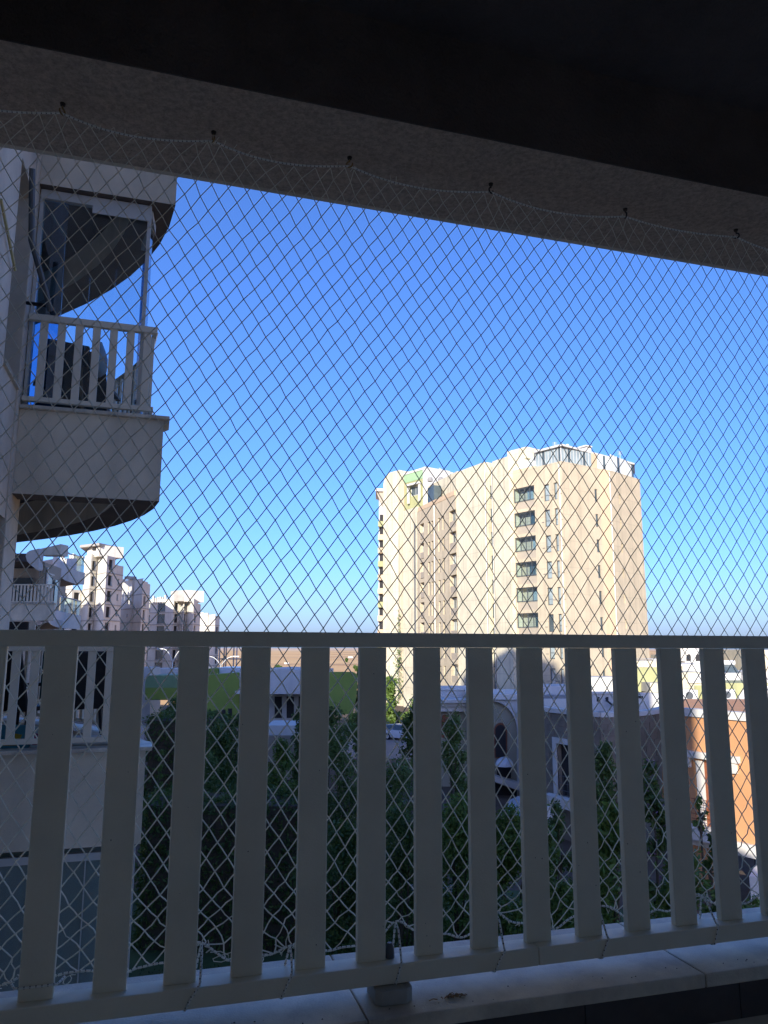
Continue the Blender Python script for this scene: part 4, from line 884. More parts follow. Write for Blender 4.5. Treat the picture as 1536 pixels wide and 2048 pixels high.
def sweep(name, label, pts, bottom=True, glassy=None, cat='balcony'):
    """curved balcony band: pts = (u, Y, vtop, vbottom)"""
    T_ = [at(u, a, Y) for u, Y, a, b in pts]; Bm = [at(u, b, Y) for u, Y, a, b in pts]
    Bm = [np.array([T_[i][0], T_[i][1], Bm[i][2]]) for i in range(len(pts))]
    # smooth by Catmull-Rom
    def cr(P, k=6):
        o = []
        for i in range(len(P) - 1):
            p0, p1, p2, p3 = P[max(i - 1, 0)], P[i], P[i + 1], P[min(i + 2, len(P) - 1)]
            for j in range(k):
                t = j / k; o.append(.5 * ((2 * p1) + (-p0 + p2) * t + (2 * p0 - 5 * p1 + 4 * p2 - p3) * t * t + (-p0 + 3 * p1 - 3 * p2 + p3) * t ** 3))
        o.append(P[-1]); return o
    T_, Bm = cr(T_), cr(Bm); n = len(T_); th = .25
    t = thing(name, label, cat, (T_[0][0], T_[0][1], Bm[0][2]))
    vs = [tuple(p) for p in T_] + [tuple(p) for p in Bm] + [(p[0] + .05, p[1] + th, p[2]) for p in T_] + [(p[0] + .05, p[1] + th, p[2]) for p in Bm]; fs = []
    for i in range(n - 1): fs += [(i, i + 1, n + i + 1, n + i), (2 * n + i, 3 * n + i, 3 * n + i + 1, 2 * n + i + 1), (i, 2 * n + i, 2 * n + i + 1, i + 1), (n + i, n + i + 1, 3 * n + i + 1, 3 * n + i)]
    fs += [(0, n, 3 * n, 2 * n), (n - 1, 3 * n - 1, 4 * n - 1, 2 * n - 1)]
    m = MB(); m.add(vs, fs); part('parapet', m, M['trim'], t, smooth=35)
    if bottom:
        m = MB(); k = [(p[0], p[1] + th + .01, p[2] + .25) for p in Bm] + [(p[0] - 4, p[1] + 4, p[2] + .25) for p in Bm[::-1]]; 
        kk = [(a, b, c - .2) for a, b, c in k]; nn = len(k); m.add(k + kk, [tuple(range(nn)), tuple(range(2 * nn - 1, nn - 1, -1))]); part('slab', m, M['soffit'], t)
    if glassy:
        G = [(p[0] + .02, p[1] + .1, p[2]) for p in T_]; h = glassy
        m = MB(); 
        for i in range(n - 1): m.add([G[i], G[i + 1], (G[i + 1][0], G[i + 1][1], G[i + 1][2] + h), (G[i][0], G[i][1], G[i][2] + h)], [(0, 1, 2, 3)])
        part('glass_panel', m, M['glassgreen'], t); part('handrail', MB().tube([(p[0], p[1], p[2] + h) for p in G], .05, 6), M['trim'], t)
    return t
t = sweep('curved_balcony', 'white curved balcony sweeping right below the point of the overhang', [(106, 52, 1115, 1124), (110, 50.5, 1112, 1136), (120, 50, 1121, 1150), (133, 50.5, 1131, 1161), (148, 52, 1140, 1167), (166, 55, 1145, 1169)])
x = 126
for k in range(5): p = pt(127 + k * 4.2, 53.5); m = MB(); m.obox(p, (p[0] + .14, p[1]), -.05, 0, zat(130, 1142, 53), zat(130, 1115, 53)); part('slat', m, M['trim'], t)
m = MB(); m.obox(pt(143, 54), pt(163, 56), -.04, 0, zat(150, 1148, 54), zat(150, 1110, 54)); part('glass_panel', m, M['glassgreen'], t)
part('handrail', MB().tube([at(121, 1096, 52), at(140, 1108, 53), at(163, 1114, 56)], .05, 6), M['alu_n'], t)
sweep('curved_balcony', 'pale curved balcony with a milky glass parapet, middle one of the far stack', [(104, 53, 1222, 1243), (112, 51, 1221, 1243), (125, 50, 1224, 1247), (140, 50.5, 1227, 1251), (158, 52.5, 1231, 1252)], glassy=.95)
sweep('curved_balcony', 'lowest curved white balcony just above the handrail at the left', [(97, 46, 1241, 1244), (104, 44.5, 1240, 1250), (118, 44, 1240, 1255), (136, 44.5, 1243, 1257), (155, 46.5, 1246, 1258)])
t = thing('wing_end', 'tan end wall and dark windows of the far wing between its curved balconies', 'apartment wing', (*pt(100, 56), 0))
m = MB(); m.prism([pt(-60, 58), pt(112, 57), pt(130, 62), pt(120, 80), pt(-60, 80)], 0, zat(110, 1150, 57)); part('wall', m, M['taupe'], t)
m = MB(); m.obox(pt(60, 56.9), pt(108, 56.8), 0, .05, zat(90, 1300, 57), zat(90, 1256, 57)); part('window', m, M['pane'], t)
# ------------------------------------------------------------------ villas in front
def pface(mb, prof, Y, th, Y2=None):
    """solid with a traced outline (u,v) standing at depth Y (to Y2 across), th metres thick"""
    u0 = min(p[0] for p in prof); u1 = max(p[0] for p in prof); Y2 = Y if Y2 is None else Y2
    A_ = [at(u, v, Y + (Y2 - Y) * (u - u0) / max(1, u1 - u0)) for u, v in prof]; B_ = [(p[0] + .02 * th, p[1] + th, p[2]) for p in A_]; n = len(prof)
    return mb.add([tuple(p) for p in A_] + B_, [tuple(range(n)), tuple(range(2 * n - 1, n - 1, -1))] + [(i, n + i, n + (i + 1) % n, (i + 1) % n) for i in range(n)])
def vpart(name, m_, root, prof, Y, th, Y2=None, **k): m = MB(); pface(m, prof, Y, th, Y2); return part(name, m, M[m_] if isinstance(m_, str) else m_, root, **k)
def rect(u0, u1, v0, v1): return [(u0, v0), (u1, v0), (u1, v1), (u0, v1)]
def arc(cx, cy, rx, ry, a0, a1, n=10): return [(cx + rx * math.cos(math.radians(a)), cy - ry * math.sin(math.radians(a))) for a in np.linspace(a0, a1, n)]
t = thing('cream_villa', 'shaded beige villa with an arched window and a moulded cornice, below the tower', 'villa', (*pt(960, 51), 0))
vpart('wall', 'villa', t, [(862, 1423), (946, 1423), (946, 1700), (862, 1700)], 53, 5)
for v0, v1, e in ((1400, 1406, .0), (1406.3, 1413, .25), (1413.3, 1423, .42)): vpart('cornice', 'trim', t, rect(858 + e * 5, 948, v0, v1), 52.2 + e, 5)
vpart('parapet', 'whitewall', t, rect(870, 948, 1381, 1399.5), 55, 4); vpart('coping', 'trim', t, rect(868, 950, 1377, 1380.7), 54.9, 4.2)
w_ = vpart('window', 'brown', t, [(883, 1475)] + arc(889.5, 1440, 6.5, 11, 180, 0)[::1] + [(896, 1475)], 52.95, .1)
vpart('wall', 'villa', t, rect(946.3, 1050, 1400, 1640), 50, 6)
vpart('spandrel', 'whitewall', t, [(1050, 1399.7), (960, 1399.7), (960, 1403)] + arc(985, 1466, 50, 63, 95, 0, 14) + [(1035, 1640), (1050, 1640)], 49.7, .28)
vpart('parapet', 'trim', t, rect(944, 1052, 1388.5, 1399.4), 49.5, 6)
w_ = vpart('window', 'brown', t, [(988.5, 1516)] + arc(1001.5, 1461, 13, 15.5, 180, 0, 12) + [(1014.5, 1516)], 49.93, .06)
vpart('pane', 'dark', w_, [(991, 1514)] + arc(1001, 1462, 10.3, 12.5, 180, 0, 12) + [(1012, 1514)], 49.90, .05)
m = MB(); c = at(1009, 1532, 49.2); m.lathe((c[0], c[1], c[2]), [(.57 * math.cos(q), .55 * math.sin(q)) for q in np.linspace(0, 1.45, 7)], 18); part('dome_awning', m, M['carwhite'], t, smooth=40)
vpart('opening', 'dark', t, rect(994, 1022, 1533, 1556), 49.9, .09)
vpart('ledge', 'trim', t, [(985, 1551), (1048, 1571), (1048, 1585), (985, 1562)], 48.9, 1.1)
vpart('opening', 'dark', t, [(985, 1564), (1048, 1586), (1048, 1602), (985, 1602)], 49.95, .05)
for u in (1003, 1030): vpart('roof_box', 'trim', t, rect(u, u + 8, 1379, 1388), 51, .6)
t = thing('garden_canopy', 'pale blue-white sloping canopy standing in front of the cream villa', 'canopy', (*pt(1030, 42), 2))
m = MB(); A_ = [at(1000, 1628, 40), at(1046, 1630, 38), at(1046, 1588, 44), at(1018, 1600, 44)]; m.add([tuple(p) for p in A_] + [(p[0], p[1], p[2] - .08) for p in A_], [(0, 1, 2, 3), (7, 6, 5, 4), (0, 4, 5, 1), (1, 5, 6, 2), (2, 6, 7, 3), (3, 7, 4, 0)]); part('canopy_sheet', m, M['carwhite'], t)
for u, Y in ((1004, 40), (1042, 38.3)): p = pt(u, Y); part('post', MB().tube([(p[0], p[1], 0), (p[0], p[1], zat(u, 1632, Y))], .04, 6), M['trim'], t)

t = thing('stone_villa', 'grey stone-clad villa with a rounded right corner, between the beige and the orange villas', 'villa', (*pt(1190, 40), 0))
line = [pt(u, Y) for u, Y in ((1072, 40.4), (1130, 38.3), (1190, 36.9), (1245, 37.1), (1285, 38.2), (1305, 39.2), (1320, 40.4), (1330, 41.8), (1336, 44))]
zt = zat(1190, 1434, 37)
wl = (onwall(1114, 1530, line[0], line[1])[0], math.dist(line[0], line[1]), onwall(1120, 1590, line[0], line[1])[1], onwall(1120, 1487, line[0], line[1])[1])
for i in range(len(line) - 1):
    m = MB(); wallface(m, line[i], line[i + 1], 0, zt, [(wl[0] + .12, wl[1] - .02, wl[2], wl[3])] if i == 0 else [], .25); part('wall', m, M['stone'], t)
    m = MB(); m.obox(line[i], line[i + 1], -.4, .10, zt + .002, zt + .22); part('coping', m, M['trim'], t)
    # courses of cladding stone standing slightly proud
    L = math.dist(line[i], line[i + 1]); dx, dy = (line[i + 1][0] - line[i][0]) / L, (line[i + 1][1] - line[i][1]) / L; st = MB()
    for r in range(15):
        z = zt - .05 - .27 * (r + 1); s = -nrs.rand() * .5
        while s < L:
            e = s + nrs.uniform(.35, .75); a0 = max(s, 0) + .01; a1 = min(e, L) - .01; s = e
            if a1 - a0 < .08 or (i == 0 and a1 > wl[0] and z < wl[3] and z + .25 > wl[2]): continue
            q0 = (line[i][0] + dx * a0, line[i][1] + dy * a0); q1 = (line[i][0] + dx * a1, line[i][1] + dy * a1); st.obox(q0, q1, .004, nrs.uniform(.012, .04), z, z + .25)
    part('cladding_stone', st, M['stone'], t, kind='stuff')
m = MB(); m.add([(p[0], p[1], zt - .3) for p in line + [pt(1336, 52), pt(1075, 52)]], [tuple(range(len(line) + 2))]); part('roof', m, M['roofgrey'], t)
m = MB(); p0, p1 = line[0], line[1]; L = math.dist(p0, p1); P = lambda s: (p0[0] + (p1[0] - p0[0]) * s / L, p0[1] + (p1[1] - p0[1]) * s / L)
f = part('window', MB().obox(P(wl[0] - .18), P(wl[1] - .0), .06, .12, wl[3], wl[3] + .28).obox(P(wl[0] - .18), P(wl[0] + .12), .06, .121, wl[2] - .1, wl[3] - .001), M['trim'], t)
part('pane', MB().obox(P(wl[0] + .12), P(wl[1] - .03), -.24, -.2, wl[2], wl[3]), M['dark'], f)
part('ledge', MB().obox(pt(1088, 39.4), pt(1150, 37.4), .05, .6, zat(1100, 1607, 39), zat(1100, 1588, 39)), M['trim'], t)
rl = MB(); 
for k in range(3): z = zat(1110, 1548 + k * 14, 39); rl.tube([(*pt(1106, 38.6), z), (*pt(1142, 37.3), z)], .015, 4)
for k in range(5): p = pt(1106 + k * 8, 38.6 - k * .28); rl.tube([(*p, zat(1110, 1588, 39)), (*p, zat(1110, 1546, 39))], .015, 4)
part('window_rail', rl, M['frame'], t)
vpart('lower_terrace', 'whitewall', t, rect(1085, 1118, 1614, 1660), 37, .4)
aw = vpart('window', 'trim', t, [(1299, 1600)] + arc(1325, 1512, 26, 28, 180, 35, 10) + [(1346, 1510), (1342, 1514)] + arc(1325, 1514, 19, 21, 30, 180, 10) + [(1306, 1600)], 38.4, .12, 40.5)
vpart('pane', 'dark', aw, [(1306.5, 1600)] + arc(1325, 1514, 18, 20.5, 180, 20, 10) + [(1343, 1600)], 38.5, .08, 40.6)
vpart('door', 'orange', t, rect(1325, 1340, 1520, 1600), 38.45, .05)
# roof terrace walls behind
t2 = thing('roof_terrace', 'white parapets and roof walls set back above the stone villa', 'villa', (*pt(1150, 46), 0))
for prof, mt, Y, th in ((rect(1075, 1180, 1398, 1424), 'trim', 44, .3), (rect(1080, 1146, 1372, 1391), 'whitewall', 50, 3), (rect(1080, 1200, 1391.3, 1397.6), 'roofgrey', 49, 1), (rect(1183, 1240, 1388, 1430), 'whitewall', 43, .4), (rect(1180, 1243, 1384, 1387.7), 'trim', 42.9, .6),
                        (rect(1150, 1262, 1355, 1383), 'trim', 58, 3), (rect(1245, 1330, 1386, 1424), 'trim', 44, .3), (rect(1275, 1320, 1335, 1384), 'lime', 56, 4), (rect(1272, 1323, 1322, 1334.6), 'cream', 56, 4), (rect(1300, 1330, 1366, 1385), 'cream', 54, 3)): vpart('wall', mt, t2, prof, Y, th)
for u in (1194, 1212): vpart('opening', 'dark', t2, rect(u, u + 5, 1394, 1403), 42.96, .03)
part('pipe', MB().tube([at(1212, 1396, 42.7), at(1216, 1403, 42.6), at(1223, 1409, 42.6), at(1234, 1411, 42.7)], .05, 6), M['black'], t2, smooth=True)
vpart('window', 'dark', t2, rect(1276, 1286, 1392, 1396), 43.9, .05)

t = thing('orange_villa', 'sunlit orange villa with white window surrounds at the right edge', 'villa', (*pt(1440, 30), 0))
o0, o1, o2 = pt(1352, 31.6), pt(1495, 29.1), pt(1575, 31.0); zt = onwall(1420, 1436, o0, o1)[1]; zb = onwall(1410, 1668, o0, o1)[1]
so_, z_ = onwall(1398, 1600, o0, o1); s1_ = onwall(1446, 1600, o0, o1)[0]; zw0 = onwall(1410, 1652, o0, o1)[1]; zw1 = onwall(1420, 1524, o0, o1)[1]
m = MB(); wallface(m, o0, o1, zb, zt, [(so_, s1_, zw0, zw1)], .3); wallface(m, o1, o2, zb, zt); m.add([(*o0, zt), (*o1, zt), (*o2, zt), (*pt(1575, 42), zt), (*pt(1352, 42), zt)], [(0, 1, 2, 3, 4)]); part('wall', m, M['orange'], t)
Lo = math.dist(o0, o1); Po = lambda s: (o0[0] + (o1[0] - o0[0]) * s / Lo, o0[1] + (o1[1] - o0[1]) * s / Lo)
part('coping', MB().obox(Po(-.1), Po(Lo), -.35, .10, zt + .002, zt + .30).obox(o1, o2, -.35, .101, zt + .003, zt + .301), M['trim'], t)
wn = part('window', MB().obox(Po(so_ + .0), Po(so_ + .22), -.2, .07, zw0, zw1).obox(Po(s1_ - .2), Po(s1_), -.2, .07, zw0, zw1), M['trim'], t)
part('pane', MB().obox(Po(so_ + .55), Po(s1_ - .21), -.25, -.22, zw0, zw1), M['panelight'], wn); part('sash', MB().obox(Po(so_ + .22), Po(so_ + .55), -.25, -.15, zw0, zw1), M['brown'], wn)
s2 = onwall(1374, 1510, o0, o1)[0]; s3 = onwall(1480, 1510, o0, o1)[0]
part('lintel', MB().obox(Po(s2), Po(s3), .004, .22, zw1 + .10, zw1 + .34), M['trim'], t)
for u in (1378, 1469): s = onwall(u, 1530, o0, o1)[0]; part('corbel', MB().obox(Po(s - .1), Po(s + .12), .004, .16, zw1 - .28, zw1 + .099), M['trim'], t)
rl = MB(); sA, sB = onwall(1384, 1620, o0, o1)[0], onwall(1450, 1620, o0, o1)[0]
zr0, zr1 = onwall(1410, 1650, o0, o1)[1], onwall(1410, 1596, o0, o1)[1]
def off(s, d): dx, dy = (o1[0] - o0[0]) / Lo, (o1[1] - o0[1]) / Lo; return (Po(s)[0] + dy * d, Po(s)[1] - dx * d)
for k in range(6): z = zr0 + (zr1 - zr0) * (k + .5) / 5.5; rl.tube([(*off(sA, .45), z), (*off(sB, .45), z)], .014, 5)
for k in range(4): q = off(sA + (sB - sA) * k / 3, .45); rl.tube([(*q, zr0), (*q, zr1)], .018, 5)
part('balcony_rail', rl, M['brown'], t)
part('balcony_slab', MB().obox(Po(sA - .15), Po(sB + .3), .003, .6, zr0 - .5, zr0 - .02), M['trim'], t, bevel=.03)
part('cornice', MB().obox(Po(-.1), o1, -.3, .16, zb - .45, zb - .002).obox(o1, o2, -.3, .161, zb - .451, zb - .003), M['trim'], t)
part('ground_floor', MB().obox(Po(-.1), Po(Lo - 2.2), -.5, -.02, 0, zb - .46), M['orange'], t)
part('awning', MB().obox(pt(1470, 29.2), pt(1560, 28.4), .0, 1.6, zb - 1.55, zb - .62), M['trim'], t)
for u in (1478, 1512, 1545): q = pt(u, 29.4); part('column', MB().obox(q, (q[0] + .35, q[1]), -.3, 0, 0, zb - 1.56), M['orange'], t)
part('porch', MB().obox(pt(1470, 31.5), pt(1570, 31), -.1, 0, 0, zb - .46), M['dark'], t)

# rooftops beyond the orange villa
ROOFS = [
 ('roof terrace with an air conditioner behind the orange villa\'s coping', 44, [(rect(1336, 1412, 1411, 1432), 'stone', .4), (rect(1350, 1412, 1404, 1410.7), 'roofgrey', 5)]),
 ('cream villa wall with an olive panel, seen just above the orange villa', 60, [(rect(1345, 1420, 1345, 1404), 'cream', 5), (rect(1390, 1418, 1371, 1400), 'lime', -.12), (rect(1376, 1404, 1347, 1366), 'trim', -.15), (rect(1380, 1400, 1352, 1363), 'whitewall', -.2)]),
 ('white villa with a low parapet in front of the domed one', 76, [(rect(1335, 1425, 1328, 1345), 'trim', 6), (rect(1352, 1366, 1332, 1341), 'taupe', -.1)]),
 ('white roof walls on the far right above the orange villa', 48, [(rect(1420, 1540, 1399, 1414), 'trim', .5), (rect(1420, 1540, 1414.5, 1426), 'whitewall', .5), (rect(1448, 1500, 1402, 1411), 'taupe', -.06)]),
 ('villa with a pale olive gable at the far right', 58, [(rect(1425, 1545, 1366, 1398), 'lime', 5), ([(1474, 1398), (1492, 1372), (1545, 1372), (1545, 1398)], 'whitewall', -.2)]),
 ('white flat-roofed villa with a grey side, far right', 72, [(rect(1430, 1482, 1346, 1364), 'trim', 6), (rect(1482.5, 1495, 1350, 1364), 'roofgrey', 6), (rect(1495.5, 1550, 1344, 1364), 'trim', 6)]),
 ('distant pale villa under a tan roof near the horizon, right', 100, [(rect(1446, 1500, 1324, 1345), 'sand', 8), (rect(1450, 1476, 1335, 1345), 'trim', -.6), (rect(1454, 1462, 1328, 1333), 'dark', -.1)]),
 ('farthest white villa just under the horizon at the right', 130, [(rect(1440, 1520, 1311, 1324), 'trim', 9), (rect(1466, 1484, 1320, 1323), 'taupe', -.1)]),
 ('cream house showing between the tower foot and the slat, right of the olive wall', 84, [(rect(1305, 1345, 1318, 1345), 'trim', 6), (rect(1311, 1320, 1325, 1329), 'dark', -.1)]),
 ('pale villa half hidden behind the domed one', 110, [(rect(1338, 1375, 1310, 1328), 'cream', 8), (rect(1345, 1352, 1315, 1322), 'taupe', -.1)]),
 ('long low white villa near the horizon at the extreme right edge', 96, [(rect(1490, 1560, 1300, 1344), 'cream', 8), (rect(1502, 1512, 1315, 1330), 'pane', -.1)])]
for lb, Y, parts_ in ROOFS:
    pr0 = parts_[0][0]; c = at((pr0[0][0] + pr0[1][0]) / 2, pr0[2][1], Y); t = thing('villa', lb, 'villa', (c[0], c[1], 0)); bdy = None
    u0, u1 = pr0[0][0], pr0[1][0]; m = MB(); z1_ = zat((u0 + u1) / 2, pr0[2][1], Y) + .0
    m.obox(pt(u0 + .5, Y + .4), pt(u1 - .5, Y + .4), -5, 0, 0, z1_); part('wall', m, M['whitewall'], t)
    for i, (pr, mt, th) in enumerate(parts_):
        if th < 0: vpart('window' if mt in ('dark', 'pane', 'taupe') else 'panel', mt, t, pr, Y + th, -th - .005)
        else: vpart('wall', mt, t, pr, Y, th)
t = thing('domed_house', 'white house with a round arched belvedere near the horizon, right of the tower', 'house', (*pt(1385, 92), 0))
m = MB(); c = at(1389, 1296, 92); m.obox(pt(1362, 92), pt(1412, 92), -5, 0, 0, zat(1390, 1322, 92)); part('wall', m, M['trim'], t)
m = MB(); zc = zat(1389, 1322, 92); m.lathe((c[0], c[1] + 1.5, zc), [(1.55, 0), (1.55, 1.5), (1.3, 1.9), (.9, 2.3), (.3, 2.5)], 20); part('dome', m, M['trim'], t, smooth=30)
for u in (1378, 1396): vpart('arch_opening', 'dark', t, [(u - 4, 1321.5)] + arc(u, 1314, 4, 6, 180, 0, 8) + [(u + 4, 1321.5)], 91.85, .14)
def ac(label, u, v, Y):
    c = at(u, v, Y); t = thing('air_conditioner', label, 'air conditioner', tuple(c)); x, y, z = c
    part('casing', MB().box(x - .42, x + .42, y - .16, y + .16, z, z + .62), M['white'], t, bevel=.02)
    part('fan_grille', MB().lathe((0, 0, 0), [(.22, 0), (.22, .02)], 16), M['frame'], t)
    o = t.children[-1]; o.rotation_euler = (math.pi / 2, 0, 0)
    o.data.transform(Matrix.Translation((x, y, z))); o.location = (-.08, -.17, .31); return t
ac('white air conditioner on the roof behind the orange villa, above the brown terrace wall', 1380, 1402, 45)
ac('small white air conditioner on the terrace wall under the olive gable', 1456, 1399, 50)
def tank(label, u, v, Y):
    c = at(u, v, Y); t = thing('solar_heater', label, 'solar water heater', tuple(c)); x, y, z = c
    m = MB().tube([(x - .7, y, z + .9), (x + .7, y, z + .9)], .25, 10); part('tank', m, M['white'], t, smooth=40)
    part('panel', MB().add([(x - .6, y - 1.2, z), (x + .6, y - 1.2, z), (x + .6, y, z + .8), (x - .6, y, z + .8), (x - .6, y - 1.15, z - .05), (x + .6, y - 1.15, z - .05), (x + .6, y + .05, z + .75), (x - .6, y + .05, z + .75)], [(0, 1, 2, 3), (7, 6, 5, 4), (0, 4, 5, 1), (2, 6, 7, 3)]), M['pane'], t)
tank('white water tank with a dark solar panel on the roof near the olive gable', 1487, 1398, 60)
tank('small white tank on the far roof right of the belvedere', 1455, 1345, 74)

# ------------------------------------------------------------------ green and white building on the left
t = thing('green_white_house', 'modern white house with leaf-green rounded walls in the shade, left of centre', 'house', (*pt(520, 62), 0))
m = MB(); c = at(332, 1400, 66); cx, cy, cz = c; pr = []
n = 14
for i, q in enumerate(np.linspace(0, math.pi, n)): pr.append((cx - 1.6 * math.cos(q), 0, cz + 2.0 * math.sin(q)))
prof = [(290, 1400), (290, 1372)] + [(300 - 10 * math.cos(math.radians(a)), 1372 - 21 * math.sin(math.radians(a))) for a in np.linspace(10, 90, 7)] + [(372, 1350), (372, 1400)]
A_ = [at(u, v, 66) for u, v in prof]; vs = []; K = 8
for j in range(K + 1):
    q = j / K * math.pi / 2; dy = 3 * (1 - math.cos(q)); f = math.sin(q)
for_ = vpart('barrel_canopy', 'sage', t, prof, 66, 4)
vpart('canopy_band', 'green', t, [(291, 1399), (291, 1376), (372, 1376), (372, 1399)], 65.7, .28)
vpart('wall', 'whitewall', t, rect(272, 300, 1335, 1440), 70, 3)
vpart('wall', 'whitewall', t, rect(296, 420, 1338, 1352), 76, 5)
vpart('green_wall', 'green', t, [(405, 1440), (405, 1351), (479, 1345), (479, 1440)], 61, 3)
vpart('edge_trim', 'trim', t, [(479.3, 1440), (479.3, 1344), (483, 1343), (483, 1440)], 60.9, 3)
vpart('roof_wall', 'carwhite', t, rect(436, 500, 1335, 1350), 70, 4); vpart('roof_wall', 'green', t, rect(415, 436, 1337, 1350), 69.5, 3)
vpart('canopy_slab', 'trim', t, rect(470, 500, 1382, 1388), 59.5, 2.0)
for k, u in enumerate((428, 443, 456)): vpart('window', 'dark', t, rect(u, u + 8, 1421 - k * 2, 1432), 60.95, .04)
vpart('fascia', 'whitewall', t, [(483.5, 1388), (483.5, 1342), (560, 1338), (650, 1342), (650, 1388)], 62, 8)
vpart('wall', 'whitewall', t, rect(490, 650, 1388.5, 1450), 64, 5)
for u in (548, 572, 596, 622):
    w_ = vpart('window', 'wframe', t, rect(u, u + 17, 1391, 1438), 63.95, .04); vpart('pane', 'dark', w_, rect(u + 1.2, u + 15.8, 1393, 1436), 63.92, .02)
vpart('terrace_slab', 'trim', t, rect(530, 655, 1451, 1470), 50, 3.5)
vpart('terrace_wall', 'whitewall', t, rect(592, 612, 1470.5, 1560), 51, .5)
vpart('lower_wall', 'taupe', t, rect(530, 655, 1471, 1560), 55, .5)
vpart('green_panel', 'green', t, [(640, 1430), (640, 1344)] + arc(703, 1358, 12, 14, 90, 0, 8) + [(711, 1400), (705, 1428)], 58, .6)

# ------------------------------------------------------------------ street lamps
def lamp(label, u, vtop, Y, span, drop, grp='street lamps beyond the green house'):
    b = pt(u, Y); t = thing('street_lamp', label, 'street lamp', (b[0], b[1], 0), grp); zt = zat(u, vtop, Y)
    part('pole', MB().tube([(b[0], b[1], 0), (b[0], b[1], zt - drop)], .07, 8, rs=[.11, .06]), M['steel'], t)
    for s in (-1, 1):
        pts = [(b[0] + s * span * f, b[1], zt - drop + drop * (1 - (1 - f) ** 2.2)) for f in np.linspace(0, 1, 9)]; part('arm', MB().tube(pts, .045, 6), M['steel'], t, smooth=True)
        e = pts[-1]; part('lamp_head', MB().obox((e[0] - .05 * s, e[1]), (e[0] + .62 * s, e[1]), -.11, .11, e[2] - .06, e[2] + .07), M['white'], t, bevel=.03)
lamp('double-armed white street lamp in front of the dark-windowed white block', 351.5, 1298, 80, 1.05, 1.35)
lamp('double-armed street lamp by the concrete frame, its arms spread wide and low', 447, 1313, 84, 1.3, 1.0)

# ------------------------------------------------------------------ cars
def car(label, u, v, Y, rz, paint, grp='cars parked in front of the tower'):
    c = at(u, v, Y); x0, y0 = c[0], c[1]; cs, sn_ = math.cos(rz), math.sin(rz)
    T = lambda x, y, z: (x0 + x * cs - y * sn_, y0 + x * sn_ + y * cs, z + .02)
    t = thing('parked_car', label, 'car', (x0, y0, .02), grp)
    def loft(secs, name, mt, parent, sm_=35):
        m = MB(T); k = len(secs[0]); m.add([p for s in secs for p in s], [(i * k + j, i * k + (j + 1) % k, (i + 1) * k + (j + 1) % k, (i + 1) * k + j) for i in range(len(secs) - 1) for j in range(k)] + [tuple(range(k)), tuple(range(len(secs) * k - 1, (len(secs) - 1) * k - 1, -1))]); return part(name, m, mt, parent, smooth=sm_)
    S = []
    for x, zb_, zt_, hw in ((-2.1, .45, .75, .70), (-2.05, .32, .95, .80), (-1.5, .25, .98, .86), (-.4, .22, .96, .88), (.7, .22, .95, .88), (1.1, .24, .90, .87), (1.75, .28, .78, .82), (2.08, .36, .66, .70)):
        S.append([(x, -hw * .95, zb_), (x, hw * .95, zb_), (x, hw, (zb_ + zt_) / 2), (x, hw * .93, zt_), (x, -hw * .93, zt_), (x, -hw, (zb_ + zt_) / 2)])
    body = loft(S, 'body', paint, t)
    C_ = []
    for x, zt_, hw in ((-2.0, .98, .70), (-1.55, 1.36, .62), (-.6, 1.48, .62), (.25, 1.44, .61), (1.15, .94, .70)): C_.append([(x, -.78, .93), (x, .78, .93), (x, hw, zt_), (x, -hw, zt_)])
    loft(C_, 'windows', M['pane'], t)
    R_ = []
    for x, zt_, hw in ((-1.62, 1.37, .60), (-.6, 1.50, .60), (.25, 1.465, .59)): R_.append([(x, -hw - .03, zt_ - .05), (x, hw + .03, zt_ - .05), (x, hw, zt_ + .01), (x, -hw, zt_ + .01)])
    loft(R_, 'roof', paint, t)
    for sx in (-1.28, 1.3):
        for sy in (-1, 1):
            w = part('wheel', MB().tube([T(sx, sy * .70, .31), T(sx, sy * .90, .31)], .31, 16), M['tyre'], t); part('rim', MB().tube([T(sx, sy * .90, .31), T(sx, sy * .915, .31)], .19, 12), M['steel'], w)
    for sy in (-.6, .6): part('headlight', MB(T).box(1.98, 2.07, sy - .16, sy + .16, .60, .70), M['white'], t); part('mirror', MB(T).box(.68, .85, sy * 1.6 - .08, sy * 1.6 + .08, .95, 1.08), paint, t)
    for sx in (-.75, .45):
        for sy in (-1, 1): 
            part('pillar', MB().tube([T(sx, sy * .775, .95), T(sx - .05, sy * .635, 1.45)], .03, 4), paint, t)
    return t
car('white hatchback parked facing right, nearest of the cars', 806, 1478, 79, math.radians(-32), M['carwhite'])
car('dark blue car parked left of the white hatchback', 764, 1468, 82, math.radians(-30), M['carblue'])
car('second white car just behind the hatchback\'s right end', 838, 1464, 84, math.radians(-28), M['carwhite'])

